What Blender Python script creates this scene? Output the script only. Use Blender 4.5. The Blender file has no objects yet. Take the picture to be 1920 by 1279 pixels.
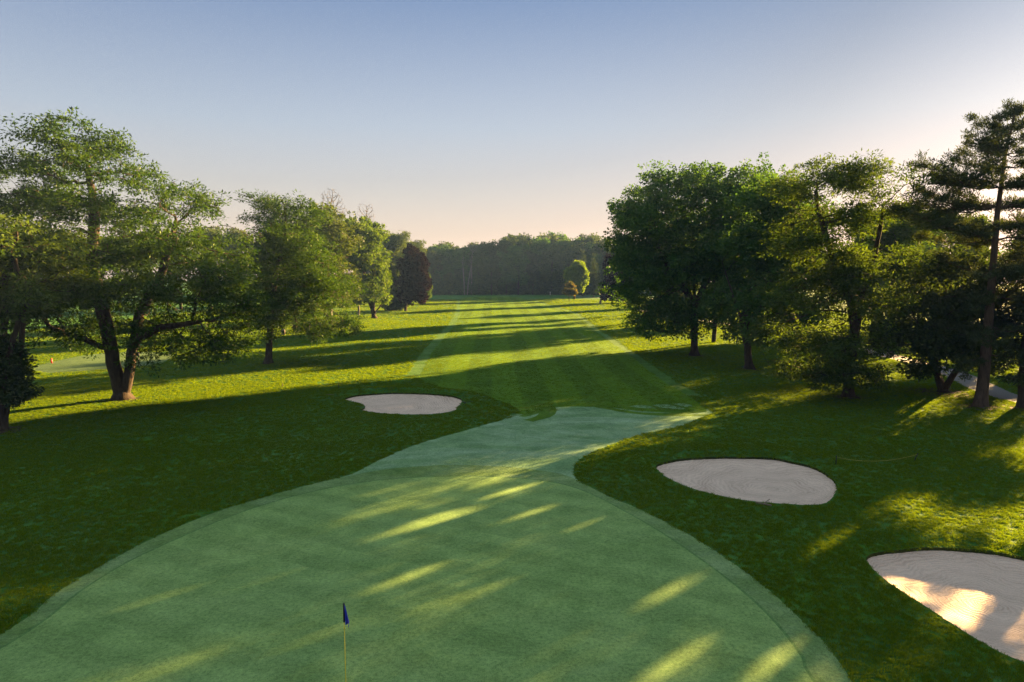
import bpy, math, random, time
import numpy as np
from mathutils import Vector
from mathutils.geometry import delaunay_2d_cdt
T0 = time.time()
rng = np.random.default_rng(7)
random.seed(7)
def reseed(text):
    global rng
    k = sum((i + 1) * ord(ch) for i, ch in enumerate(text)) + SEED; rng = np.random.default_rng(k); random.seed(k)
SEED = 0
SC = bpy.context.scene
COL = SC.collection

# ------------------------------------------------------------------ camera maths (photo is 1920 x 1279)
CAM_H, FPX, PITCH = 9.0, 1280.0, math.radians(5.69)
cp, sp = math.cos(PITCH), math.sin(PITCH)
def ray(u, v):
    x = (u - 960) / FPX; y = -(v - 639.5) / FPX
    return x, cp + y * sp, y * cp - sp
def gp(u, v, z=0.0):                    # photo position of a ground point -> world
    x, y, zz = ray(u, v); t = (z - CAM_H) / zz
    return (x * t, y * t)
def wp(u, v, Y):                        # photo position at distance Y -> world
    x, y, zz = ray(u, v); t = Y / y
    return np.array([x * t, Y, CAM_H + zz * t])

SUN_AZ, SUN_EL = math.radians(47.0), math.radians(10.5)   # azimuth clockwise from +Y

# ------------------------------------------------------------------ materials
def new_mat(name):
    m = bpy.data.materials.new(name); m.use_nodes = True
    nt = m.node_tree
    for n in list(nt.nodes): nt.nodes.remove(n)
    out = nt.nodes.new('ShaderNodeOutputMaterial')
    return m, nt, out
def N(nt, typ, **kw):
    n = nt.nodes.new(typ)
    for k, v in kw.items():
        if k in n.inputs.keys() if hasattr(n.inputs, 'keys') else False: n.inputs[k].default_value = v
        else: setattr(n, k, v)
    return n
def L(nt, a, b): nt.links.new(a, b)
def ramp(nt, fac, stops):
    r = nt.nodes.new('ShaderNodeValToRGB')
    els = r.color_ramp.elements
    while len(els) < len(stops): els.new(0.5)
    for e, (p, c) in zip(els, stops):
        e.position = p; e.color = (*c, 1) if len(c) == 3 else c
    L(nt, fac, r.inputs['Fac'])
    return r.outputs['Color']
def noise(nt, vec, scale, detail=4, rough=0.55, stretch=None, dist=0.0):
    if stretch is not None:
        mp = nt.nodes.new('ShaderNodeMapping'); mp.inputs['Scale'].default_value = stretch
        L(nt, vec, mp.inputs['Vector']); vec = mp.outputs['Vector']
    n = nt.nodes.new('ShaderNodeTexNoise')
    n.inputs['Scale'].default_value = scale; n.inputs['Detail'].default_value = detail
    n.inputs['Roughness'].default_value = rough; n.inputs['Distortion'].default_value = dist
    L(nt, vec, n.inputs['Vector'])
    return n.outputs['Fac']
def mixc(nt, fac, a, b, blend='MIX'):
    m = nt.nodes.new('ShaderNodeMix'); m.data_type = 'RGBA'; m.blend_type = blend
    for sock, val in ((m.inputs[0], fac), (m.inputs[6], a), (m.inputs[7], b)):
        if isinstance(val, (int, float)): sock.default_value = val
        elif isinstance(val, tuple): sock.default_value = (*val, 1)
        else: L(nt, val, sock)
    return m.outputs[2]
def math_n(nt, op, a, b=None, c=None):
    m = nt.nodes.new('ShaderNodeMath'); m.operation = op
    for s, v in zip(m.inputs, (a, b, c)):
        if v is None: continue
        if isinstance(v, (int, float)): s.default_value = v
        else: L(nt, v, s)
    return m.outputs[0]
def geo_pos(nt): return nt.nodes.new('ShaderNodeNewGeometry').outputs['Position']

def turf_mat(name, lo, hi, dew, dew_amt, bump_scale, bump, sheen, stripes=None, extra=None, soil=None):
    """mown or rough turf: colour patches, dew, mowing stripes, blade bump"""
    m, nt, out = new_mat(name)
    P = geo_pos(nt)
    n1 = noise(nt, P, 0.35, 5, 0.6)
    n2 = noise(nt, P, 4.0, 5, 0.65, stretch=(1, 0.6, 1))
    f = math_n(nt, 'ADD', math_n(nt, 'MULTIPLY', n1, 0.65), math_n(nt, 'MULTIPLY', n2, 0.35))
    c = ramp(nt, f, [(0.36, lo), (0.64, hi)])
    if stripes:
        kind, width, amt = stripes
        sx = nt.nodes.new('ShaderNodeSeparateXYZ'); L(nt, P, sx.inputs[0])
        if kind == 'x':
            ph = math_n(nt, 'ADD', sx.outputs[0], math_n(nt, 'MULTIPLY', sx.outputs[1], 0.03))
        else:
            ph = math_n(nt, 'ADD', sx.outputs[1], math_n(nt, 'MULTIPLY', sx.outputs[0], 0.5))
        s = math_n(nt, 'SINE', math_n(nt, 'MULTIPLY', ph, math.pi / width))
        s = math_n(nt, 'MULTIPLY', math_n(nt, 'ADD', math_n(nt, 'MULTIPLY', s, 3.0), 0.5), amt)
        cl = nt.nodes.new('ShaderNodeClamp'); cl.inputs['Max'].default_value = amt; L(nt, s, cl.inputs[0])
        c = mixc(nt, cl.outputs[0], c, tuple(x * 1.7 for x in hi))
    d = ramp(nt, noise(nt, P, 0.22, 6, 0.68, stretch=(0.55, 1.3, 1), dist=1.2), [(0.42, (0, 0, 0)), (0.68, (1, 1, 1))])
    d2 = noise(nt, P, 1.4, 5, 0.7, stretch=(0.5, 1.6, 1))
    dd = math_n(nt, 'MULTIPLY', math_n(nt, 'MULTIPLY', d, d2), dew_amt)
    c = mixc(nt, dd, c, dew)
    fine = math_n(nt, 'ADD', math_n(nt, 'MULTIPLY', noise(nt, P, bump_scale[0], 4, 0.75), 0.5), math_n(nt, 'MULTIPLY', noise(nt, P, bump_scale[1], 3, 0.8), 0.5))
    c = mixc(nt, 0.8, c, ramp(nt, fine, [(0.36, (0.28, 0.32, 0.26)), (0.5, (0.92, 0.92, 0.9)), (0.64, (1.5, 1.42, 1.25))]), 'MULTIPLY')
    wear = ramp(nt, noise(nt, P, 0.9, 6, 0.72, dist=0.6), [(0.38, (0.72, 0.76, 0.66)), (0.6, (1.12, 1.08, 1.0))])
    c = mixc(nt, 0.7, c, wear, 'MULTIPLY')
    if extra: c = extra(nt, P, c)
    b = nt.nodes.new('ShaderNodeBump'); b.inputs['Strength'].default_value = bump; b.inputs['Distance'].default_value = 0.03
    L(nt, fine, b.inputs['Height'])
    p = nt.nodes.new('ShaderNodeBsdfPrincipled')
    p.inputs['Roughness'].default_value = 0.9; p.inputs['Specular IOR Level'].default_value = 0.04
    p.inputs['Sheen Weight'].default_value = sheen; p.inputs['Sheen Roughness'].default_value = 0.6
    L(nt, c, p.inputs['Base Color']); L(nt, c, p.inputs['Sheen Tint']); L(nt, b.outputs[0], p.inputs['Normal'])
    L(nt, p.outputs[0], out.inputs[0])
    return m

def leaf_mat(name, dark, light, trans=0.42, gloss=0.008, stripe=0.0):
    m, nt, out = new_mat(name)
    at = nt.nodes.new('ShaderNodeAttribute'); at.attribute_name = 'tint'
    c = mixc(nt, at.outputs['Fac'], dark, light)
    if stripe:
        sx = nt.nodes.new('ShaderNodeSeparateXYZ'); L(nt, geo_pos(nt), sx.inputs[0])
        ph = math_n(nt, 'ADD', sx.outputs[0], math_n(nt, 'MULTIPLY', sx.outputs[1], 0.03))
        sn = math_n(nt, 'MULTIPLY', math_n(nt, 'SINE', math_n(nt, 'MULTIPLY', ph, math.pi / 2.2)), 4.0)
        cl = nt.nodes.new('ShaderNodeClamp'); cl.inputs['Min'].default_value = -1; L(nt, sn, cl.inputs[0])
        k = math_n(nt, 'ADD', math_n(nt, 'MULTIPLY', cl.outputs[0], stripe), 1.0)
        v3 = nt.nodes.new('ShaderNodeVectorMath'); v3.operation = 'SCALE'; L(nt, c, v3.inputs[0]); L(nt, k, v3.inputs['Scale']); c = v3.outputs[0]
    df = nt.nodes.new('ShaderNodeBsdfDiffuse'); L(nt, c, df.inputs[0])
    tr = nt.nodes.new('ShaderNodeBsdfTranslucent')
    c2 = mixc(nt, 1.0, c, (1.25, 1.15, 0.45), 'MULTIPLY'); L(nt, c2, tr.inputs[0])
    mx = nt.nodes.new('ShaderNodeMixShader'); mx.inputs[0].default_value = trans
    L(nt, df.outputs[0], mx.inputs[1]); L(nt, tr.outputs[0], mx.inputs[2])
    gl = nt.nodes.new('ShaderNodeBsdfGlossy'); gl.inputs['Roughness'].default_value = 0.5
    gl.inputs[0].default_value = (1, 1, 1, 1)
    m2 = nt.nodes.new('ShaderNodeMixShader'); m2.inputs[0].default_value = gloss
    L(nt, mx.outputs[0], m2.inputs[1]); L(nt, gl.outputs[0], m2.inputs[2])
    L(nt, m2.outputs[0], out.inputs[0])
    return m

def bark_mat(name, a, b):
    m, nt, out = new_mat(name)
    tc = nt.nodes.new('ShaderNodeTexCoord').outputs['Object']
    n = noise(nt, tc, 5.0, 6, 0.7, stretch=(1, 1, 0.22))
    c = ramp(nt, n, [(0.3, a), (0.7, b)])
    bp = nt.nodes.new('ShaderNodeBump'); bp.inputs['Strength'].default_value = 0.9; bp.inputs['Distance'].default_value = 0.08
    L(nt, n, bp.inputs['Height'])
    p = nt.nodes.new('ShaderNodeBsdfPrincipled'); p.inputs['Roughness'].default_value = 0.95
    p.inputs['Specular IOR Level'].default_value = 0.1
    L(nt, c, p.inputs['Base Color']); L(nt, bp.outputs[0], p.inputs['Normal']); L(nt, p.outputs[0], out.inputs[0])
    return m

def plain_mat(name, col, rough=0.6, metal=0.0, var=0.25):
    m, nt, out = new_mat(name)
    tc = nt.nodes.new('ShaderNodeTexCoord').outputs['Object']
    n = noise(nt, tc, 14.0, 4)
    c = mixc(nt, n, tuple(x * (1 - var) for x in col), tuple(min(1, x * (1 + var)) for x in col))
    p = nt.nodes.new('ShaderNodeBsdfPrincipled'); p.inputs['Roughness'].default_value = rough; p.inputs['Metallic'].default_value = metal
    L(nt, c, p.inputs['Base Color']); L(nt, p.outputs[0], out.inputs[0])
    return m

def sand_mat(name, cx, cy, kx, ky, freq):
    m, nt, out = new_mat(name)
    P = geo_pos(nt)
    sx = nt.nodes.new('ShaderNodeSeparateXYZ'); L(nt, P, sx.inputs[0])
    wob = noise(nt, P, 0.5, 3)
    dx = math_n(nt, 'MULTIPLY', math_n(nt, 'SUBTRACT', sx.outputs[0], cx), kx)
    dy = math_n(nt, 'MULTIPLY', math_n(nt, 'SUBTRACT', sx.outputs[1], cy), ky)
    r = math_n(nt, 'SQRT', math_n(nt, 'ADD', math_n(nt, 'MULTIPLY', dx, dx), math_n(nt, 'MULTIPLY', dy, dy)))
    r = math_n(nt, 'ADD', r, math_n(nt, 'MULTIPLY', wob, 1.7))
    # rake teeth: fine rings whose strength comes and goes from pass to pass
    fine = math_n(nt, 'SINE', math_n(nt, 'MULTIPLY', r, freq))
    passes = noise(nt, P, 0.9, 4, 0.6)
    band = math_n(nt, 'SINE', math_n(nt, 'MULTIPLY', r, freq / 6.3))
    rings = math_n(nt, 'ADD', math_n(nt, 'MULTIPLY', fine, math_n(nt, 'MULTIPLY', passes, 0.9)), math_n(nt, 'MULTIPLY', math_n(nt, 'MULTIPLY', band, passes), 0.55))
    grain = noise(nt, P, 22, 5, 0.8)
    blot = noise(nt, P, 1.1, 5, 0.6)
    c = ramp(nt, blot, [(0.3, (0.46, 0.338, 0.258)), (0.7, (0.62, 0.468, 0.365))])
    c = mixc(nt, 0.7, c, ramp(nt, grain, [(0.3, (0.5, 0.47, 0.45)), (0.6, (1.1, 1.1, 1.1))]), 'MULTIPLY')
    c = mixc(nt, math_n(nt, 'MULTIPLY', math_n(nt, 'ADD', rings, 1.0), 0.34), c, (0.78, 0.61, 0.49))
    h = math_n(nt, 'ADD', math_n(nt, 'MULTIPLY', rings, 0.5), math_n(nt, 'MULTIPLY', grain, 0.8))
    b = nt.nodes.new('ShaderNodeBump'); b.inputs['Strength'].default_value = 0.8; b.inputs['Distance'].default_value = 0.05
    L(nt, h, b.inputs['Height'])
    p = nt.nodes.new('ShaderNodeBsdfPrincipled'); p.inputs['Roughness'].default_value = 0.95; p.inputs['Specular IOR Level'].default_value = 0.15
    L(nt, c, p.inputs['Base Color']); L(nt, b.outputs[0], p.inputs['Normal']); L(nt, p.outputs[0], out.inputs[0])
    return m

# ------------------------------------------------------------------ object helpers
def mesh_obj(name, verts, faces_idx, nper, mat, parent=None, smooth=False, tint=None):
    """verts (n,3), faces_idx (m,nper)"""
    me = bpy.data.meshes.new(name)
    verts = np.ascontiguousarray(verts, np.float32); faces_idx = np.ascontiguousarray(faces_idx, np.int32)
    me.vertices.add(len(verts)); me.vertices.foreach_set('co', verts.ravel())
    nf = len(faces_idx)
    me.loops.add(nf * nper); me.loops.foreach_set('vertex_index', faces_idx.ravel())
    me.polygons.add(nf)
    me.polygons.foreach_set('loop_start', np.arange(0, nf * nper, nper, dtype=np.int32))
    me.polygons.foreach_set('loop_total', np.full(nf, nper, np.int32))
    if smooth: me.polygons.foreach_set('use_smooth', np.ones(nf, bool))
    if tint is not None:
        a = me.attributes.new('tint', 'FLOAT', 'FACE'); a.data.foreach_set('value', np.ascontiguousarray(tint, np.float32))
    me.update(calc_edges=True)
    me.materials.append(mat)
    o = bpy.data.objects.new(name, me); COL.objects.link(o)
    if parent: o.parent = parent
    return o
def tag(o, label=None, cat=None, group=None, kind=None):
    if label: o['label'] = label
    if cat: o['category'] = cat
    if group: o['group'] = group
    if kind: o['kind'] = kind
    return o
def empty(name, loc, label, cat, group=None):
    o = bpy.data.objects.new(name, None); COL.objects.link(o); o.location = loc; o.empty_display_size = 0.5
    return tag(o, label, cat, group)

# ------------------------------------------------------------------ ground plan
def smooth_poly(pts, step, closed=True, jitter=0.0):
    P = np.array(pts, float); n = len(P); res = []
    segs = n if closed else n - 1
    for i in range(segs):
        p1, p2 = P[i], P[(i + 1) % n]
        p0 = P[i - 1] if (closed or i > 0) else p1
        p3 = P[(i + 2) % n] if (closed or i + 2 < n) else p2
        k = max(1, int(np.linalg.norm(p2 - p1) / step))
        for j in range(k):
            t = j / k
            res.append(0.5 * ((2 * p1) + (-p0 + p2) * t + (2 * p0 - 5 * p1 + 4 * p2 - p3) * t * t + (-p0 + 3 * p1 - 3 * p2 + p3) * t ** 3))
    res = np.array(res)
    if jitter: res += rng.normal(0, jitter, res.shape)
    return res
def inside(poly, X, Y):
    c = np.zeros(X.shape, bool); xj, yj = poly[-1]
    for xi, yi in poly:
        if yi != yj:
            hit = ((yi > Y) != (yj > Y)) & (X < (xj - xi) * (Y - yi) / (yj - yi) + xi)
            c ^= hit
        xj, yj = xi, yi
    return c
def poly_dist(poly, X, Y):
    d = np.full(X.shape, 1e9); a = poly[-1]
    for b in poly:
        ab = b - a; l2 = max(1e-12, ab @ ab)
        t = np.clip(((X - a[0]) * ab[0] + (Y - a[1]) * ab[1]) / l2, 0, 1)
        d = np.minimum(d, np.hypot(X - a[0] - t * ab[0], Y - a[1] - t * ab[1])); a = b
    return d
px = lambda L_: [gp(u, v) for u, v in L_]

left_bunker = smooth_poly(px([(643,749),(665,742),(700,738.5),(745,736.5),(800,738),(845,742),(866,749),(864,757),(858,763),(856,768),(835,774),(800,777),(760,777),(715,775),(685,771),(675,768),(684,764),(678,758),(660,753)]), 0.15, jitter=0.02)
right_bunker = smooth_poly(px([(1230,874),(1245,867),(1285,860),(1340,857),(1400,857),(1450,859),(1480,865),(1520,874),(1550,889),(1567,905),(1569,917),(1560,934),(1543,945),(1510,947),(1440,943),(1370,934),(1300,917),(1255,898),(1236,884)]), 0.12, jitter=0.015)
near_bunker = smooth_poly(px([(1624,1050),(1640,1038),(1690,1031),(1750,1027),(1810,1030),(1870,1036),(1930,1048),(2000,1062),(2060,1090),(2090,1140),(2080,1200),(2030,1245),(1960,1252),(1900,1235),(1840,1205),(1770,1160),(1700,1115),(1650,1080)]), 0.10, jitter=0.013)
bunkers = [left_bunker, right_bunker, near_bunker]

apron_l = [(0,1190),(100,1115),(200,1055),(300,1003),(400,962),(500,931),(600,904),(660,889),(700,868),(780,834),(870,808),(950,785)]
apron_r = [(1335,772),(1310,785),(1270,800),(1200,815),(1130,840),(1090,860),(1075,879),(1085,902),(1140,930),(1200,955),(1260,985),(1320,1020),(1380,1060),(1440,1105),(1500,1160),(1550,1210),(1580,1250),(1608,1295)]
near_l = gp(0,1190); near_r = gp(1608,1295)
back = [(8.3,9.5),(7.0,6.0),(3.0,3.5),(-3,2.8),(-9,4.0),(-13,7.5),(-14.6,11.0)]
light_turf = smooth_poly(px(apron_l + [(985,778),(1040,762),(1110,757),(1200,757),(1280,760)] + apron_r) + back, 0.5, jitter=0.012)
collar = smooth_poly(px([(0,1190),(100,1115),(200,1055),(300,1003),(400,962),(500,931),(600,904),(660,891),(740,878),(850,872),(960,876),(1050,888),(1085,902)] + apron_r[8:]) + back, 0.5, jitter=0.012)
green_poly = smooth_poly(px([(40,1190),(150,1107),(240,1052),(330,1010),(430,968),(520,938),(600,918),(660,907),(740,897),(850,892.5),(960,895),(1050,906),(1110,926),(1180,962),(1250,1003),(1330,1058),(1400,1112),(1460,1170),(1510,1235),(1538,1290)]) + [(7.2,9.0),(6.0,6.8),(2.6,4.6),(-3,4.0),(-8.4,5.2),(-12,8.2),(-13.2,11.0)], 0.5)
fair_l = [(863,562),(863,582),(856,604),(837,628),(815,655),(795,690),(785,706),(800,716),(835,727),(885,738),(930,748),(962,760),(975,772)]
fair_r = [(1325,772),(1290,742),(1220,697),(1180,667),(1150,645),(1115,621),(1093,601),(1066,584),(1023,571),(981,560),(960,556)]
fairway = smooth_poly(px([(930,554.5),(885,557)] + fair_l + [(958,783),(1000,790),(1032,782),(1045,769),(1042,762),(1110,762),(1160,770),(1230,777),(1290,776)] + fair_r), 0.9, jitter=0.03)
slivers = [[(1118,762),(1180,774),(1250,779.5),(1325,779.5),(1325,777),(1250,776.5),(1185,771.5),(1135,762)],
           [(1190,762),(1235,770),(1300,773),(1300,775.5),(1225,773),(1165,765)]]
dewy = [[(946,785),(958,778),(980,776),(972,780),(985,781),(1000,777),(1010,774),(1004,780),(985,786),(960,787)],
        [(1180,761),(1205,759),(1232,765),(1210,765)],[(1222,760),(1250,758),(1285,767),(1255,766)],
        [(1262,757),(1285,757),(1300,762),(1285,763)],[(1150,764),(1200,770),(1260,774),(1200,772.5)]]
gc = green_poly.mean(0); gd = np.hypot(*(green_poly - gc).T)[:, None]; green_in = gc + (green_poly - gc) * (1 - 0.08 / gd)
slivers = [smooth_poly(px(s), 0.4) for s in slivers]; dewy = [smooth_poly(px(s), 0.4) for s in dewy]
other_green = smooth_poly(px([(62,690),(110,677),(170,666),(240,660),(300,660),(330,664),(300,680),(240,689),(170,696),(90,700)]), 0.8)
path_c = [(30,170),(36,130),(39.5,104),(41.5,84),(41.2,70),(39.3,60),(37.6,54.5),(36.2,50),(36,44),(38,34),(42,22)]
def ribbon(c, w, off=0.0):
    c = smooth_poly(c, 1.5, closed=False); d = np.gradient(c, axis=0); d /= np.linalg.norm(d, axis=1)[:, None]
    n = np.stack([-d[:, 1], d[:, 0]], 1); c = c + n * off; return np.concatenate([c + n * w, (c - n * w)[::-1]])
path_poly = ribbon(path_c, 1.25)
far_path = ribbon([(24,262),(32,250),(44,240),(60,236)], 1.6)

first_l = ribbon(px(fair_l[:7]), .6, -.6); first_r = ribbon(px(fair_r[1:-1]), .5, -.5)
def hnoise(X, Y):
    return 0.10 * np.sin(X * 0.11 + 1.3) * np.sin(Y * 0.09 + 0.4) + 0.05 * np.sin(X * 0.31 + Y * 0.23)
def height(X, Y):
    X = np.asarray(X, float); Y = np.asarray(Y, float)
    h = hnoise(X, Y) * np.clip((np.hypot(X, Y - 22) - 16) / 20, 0, 1)
    for b, dep, rim in zip(bunkers, (0.36, 0.40, 0.40), (0.22, 0.14, 0.06)):
        c = b.mean(0); R = np.hypot(b[:, 0] - c[0], b[:, 1] - c[1]).max() + 5
        near = np.hypot(X - c[0], Y - c[1]) < R
        if not near.any(): continue
        xn, yn = X[near], Y[near]
        d = poly_dist(b, xn, yn); ins = inside(b, xn, yn)
        back_side = np.clip((yn - c[1]) / 3.0, -0.35, 1.0)
        mound = rim * np.exp(-((d - 1.1) / 1.1) ** 2) * np.clip(back_side + 0.35, 0.0, 1.2)
        hh = np.where(ins, -0.10 - dep * (1 - np.exp(-d / 0.9)), mound * np.clip(d / 0.8, 0, 1) - 0.02 * np.exp(-d / 0.25))
        h[near] += hh
    return h
def hz(x, y): return float(height(np.array([x]), np.array([y]))[0])

def build_ground():
    pts, edges = [], []
    def add_loop(poly):
        s = len(pts)
        pts.extend(map(tuple, poly)); n = len(poly)
        edges.extend((s + i, s + (i + 1) % n) for i in range(n))
    polys = [left_bunker, right_bunker, near_bunker, light_turf, collar, green_poly, green_in, fairway, other_green, path_poly, far_path, first_l, first_r] + slivers + dewy
    for p in polys: add_loop(p)
    for b in bunkers:                       # extra rings of points so the banks are round
        c = b.mean(0)
        for k in (0.55, 0.75, 0.88, 0.96):
            pts.extend(map(tuple, c + (b[::2] - c) * k))
        for k in (0.12, 0.3, 0.55, 0.9, 1.4, 2.1, 3.0):
            r = np.hypot(*(b - c).T)[:, None]
            pts.extend(map(tuple, (c + (b - c) * (1 + k / r))[::2]))
    y = -25.0
    while y < 340:
        s = 0.9 if y < 32 else max(0.9, y * 0.026)
        hw = 45 + max(0, y) * 1.0
        xs = np.arange(-hw, hw, s * 1.15) + random.uniform(0, s)
        pts.extend((x + random.uniform(-.1, .1) * s, y + random.uniform(-.1, .1) * s) for x in xs)
        y += s
    for x in np.linspace(-430, 430, 9):
        for yy in (-60, 380, 700): pts.append((x, yy))
    for yy in np.linspace(-20, 340, 8): pts.extend([(-430, yy), (430, yy)])
    V, _, F, *_ = delaunay_2d_cdt([Vector(p) for p in pts], edges, [], 0, 1e-5)
    V = np.array([tuple(v) for v in V]); F = np.array([f for f in F if len(f) == 3], np.int32)
    a, b, c = V[F[:, 0]], V[F[:, 1]], V[F[:, 2]]
    ar = (b[:, 0] - a[:, 0]) * (c[:, 1] - a[:, 1]) - (b[:, 1] - a[:, 1]) * (c[:, 0] - a[:, 0])
    F = np.where((ar < 0)[:, None], F[:, ::-1], F)
    C = V[F].mean(1); X, Y = C[:, 0], C[:, 1]
    cls = np.zeros(len(F), int)             # 0 rough
    cls[inside(path_poly, X, Y) | inside(far_path, X, Y)] = 7
    cls[inside(other_green, X, Y)] = 8
    cls[inside(first_l, X, Y) | inside(first_r, X, Y)] = 6
    cls[inside(light_turf, X, Y)] = 2
    fw = inside(fairway, X, Y); cls[fw] = 1
    for s in slivers: cls[inside(s, X, Y)] = 1
    for s in dewy: cls[inside(s, X, Y)] = 2
    col_in = inside(collar, X, Y); cls[col_in] = 3
    cls[inside(green_poly, X, Y)] = 5
    cls[inside(green_in, X, Y)] = 4
    for i, bk in enumerate(bunkers): cls[inside(bk, X, Y)] = 10 + i
    Z = height(V[:, 0], V[:, 1])
    V3 = np.c_[V, Z]
    obs = {}
    for k, (nm, mat) in GROUND.items():
        f = F[cls == k]
        if not len(f): continue
        used, inv = np.unique(f, return_inverse=True); inv = inv.reshape(f.shape)
        vv = V3[used].copy()
        if k < 10:                           # vertices on a bunker's outline belong to the grass edge: keep them up
            for bk in bunkers:
                c = bk.mean(0); m = np.hypot(vv[:, 0] - c[0], vv[:, 1] - c[1]) < 16
                if m.any():
                    d = poly_dist(bk, vv[m, 0], vv[m, 1]); z = vv[m, 2]; z[d < 2e-3] = 0.015; vv[m, 2] = z
        else:
            bk = bunkers[k - 10]; d = poly_dist(bk, vv[:, 0], vv[:, 1]); vv[d < 2e-3, 2] = -0.10
        obs[k] = mesh_obj(nm, vv, inv, 3, mat, smooth=True)
    # the cut turf lip round each bunker
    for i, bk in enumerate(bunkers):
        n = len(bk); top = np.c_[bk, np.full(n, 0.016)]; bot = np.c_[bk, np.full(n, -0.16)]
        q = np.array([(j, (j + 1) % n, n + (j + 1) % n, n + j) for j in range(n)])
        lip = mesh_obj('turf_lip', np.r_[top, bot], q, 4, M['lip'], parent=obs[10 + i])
    return obs

M = {}
SOIL = [(gp(1768, 739), 2.4), (gp(1840, 766), 1.3), (gp(1590, 746), 1.0), (gp(1302, 666), 1.1), (gp(1405, 693), 1.1), (gp(230, 753), 1.0), (gp(503, 683), .7), (gp(4, 809), 1.0), (gp(1918, 769), 1.2)]
def soil(nt, P, c):
    sx = nt.nodes.new('ShaderNodeSeparateXYZ'); L(nt, P, sx.inputs[0]); tot = None
    for (x, y), r in SOIL:
        dx = math_n(nt, 'SUBTRACT', sx.outputs[0], x); dy = math_n(nt, 'SUBTRACT', sx.outputs[1], y)
        d = math_n(nt, 'SQRT', math_n(nt, 'ADD', math_n(nt, 'MULTIPLY', dx, dx), math_n(nt, 'MULTIPLY', dy, dy)))
        f = math_n(nt, 'MAXIMUM', math_n(nt, 'SUBTRACT', 1.0, math_n(nt, 'DIVIDE', d, r * 1.5)), 0.0)
        tot = f if tot is None else math_n(nt, 'MAXIMUM', tot, f)
    n = noise(nt, P, 2.2, 5, .7)
    f = ramp(nt, math_n(nt, 'MULTIPLY', tot, math_n(nt, 'ADD', n, 0.75)), [(0.12, (0, 0, 0)), (0.5, (1, 1, 1))])
    return mixc(nt, f, c, ramp(nt, noise(nt, P, 16, 4, .7), [(0.35, (0.035, 0.026, 0.014)), (0.65, (0.085, 0.064, 0.040))]))
M['rough'] = turf_mat('rough_grass', (0.026, 0.080, 0.011), (0.054, 0.145, 0.016), (0.085, 0.215, 0.090), 0.8, (14, 40), 0.9, 0.10, extra=soil)
M['fairway'] = turf_mat('fairway_turf', (0.046, 0.110, 0.006), (0.076, 0.156, 0.008), (0.10, 0.20, 0.06), 0.25, (8, 40), 0.6, 0.15, stripes=('x', 2.2, 0.22))
M['apron'] = turf_mat('apron_turf', (0.098, 0.198, 0.088), (0.175, 0.300, 0.150), (0.31, 0.44, 0.32), 1.1, (9, 34), 0.6, 0.12)
M['collar'] = turf_mat('collar_turf', (0.085, 0.160, 0.045), (0.150, 0.245, 0.085), (0.25, 0.36, 0.20), 1.0, (9, 34), 0.6, 0.12)
M['green'] = turf_mat('green_turf', (0.136, 0.235, 0.076), (0.190, 0.302, 0.105), (0.22, 0.34, 0.16), 0.4, (10, 36), 0.4, 0.12, stripes=('d', 0.9, 0.13))
M['first'] = turf_mat('first_cut_turf', (0.038, 0.098, 0.012), (0.064, 0.145, 0.022), (0.15, 0.25, 0.11), 0.9, (7, 30), 0.8, 0.15)
M['cut_line'] = turf_mat('mown_edge', (0.080, 0.165, 0.052), (0.110, 0.215, 0.075), (0.17, 0.28, 0.13), 0.3, (9, 34), 0.6, 0.1)
M['other_green'] = turf_mat('other_green_turf', (0.060, 0.105, 0.042), (0.080, 0.130, 0.055), (0.12, 0.17, 0.10), 0.4, (5, 20), 0.3, 0.1)
M['path'] = plain_mat('asphalt', (0.11, 0.11, 0.12), 0.95)
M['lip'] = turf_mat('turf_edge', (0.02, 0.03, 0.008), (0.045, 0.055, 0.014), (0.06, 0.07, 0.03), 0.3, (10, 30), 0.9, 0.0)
bc = [b.mean(0) for b in bunkers]
M['sand0'] = sand_mat('raked_sand', bc[0][0] - 0.6, bc[0][1], 1.0, 0.9, 30)
M['sand1'] = sand_mat('raked_sand_pale', bc[1][0] + 0.9, bc[1][1] - 0.3, 0.8, 1.0, 34)
c3 = gp(1855, 1105)
M['sand2'] = sand_mat('raked_sand_rings', c3[0], c3[1], 0.85, 1.0, 55)
GROUND = {0: ('ground', M['rough']), 1: ('fairway', M['fairway']), 2: ('apron', M['apron']), 3: ('collar', M['collar']),
          4: ('putting_green', M['green']), 5: ('mown_edge', M['cut_line']), 6: ('first_cut', M['first']), 7: ('path', M['path']), 8: ('lawn', M['other_green']),
          10: ('sand_bunker', M['sand0']), 11: ('sand_bunker', M['sand1']), 12: ('sand_bunker', M['sand2'])}
G = build_ground()
for k in (0, 1, 2, 3, 4, 5, 6, 7, 8): tag(G[k], kind='structure')
tag(G[10], 'small sand bunker with a notched left edge beyond the green, left of the fairway', 'bunker', 'sand bunkers round the green')
tag(G[11], 'oval sand bunker with smooth patchy sand beside the apron, below the rope line', 'bunker', 'sand bunkers round the green')
tag(G[12], 'largest nearest sand bunker with concentric rake rings at the lower right corner', 'bunker', 'sand bunkers round the green')
print('ground', round(time.time() - T0, 1))

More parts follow.
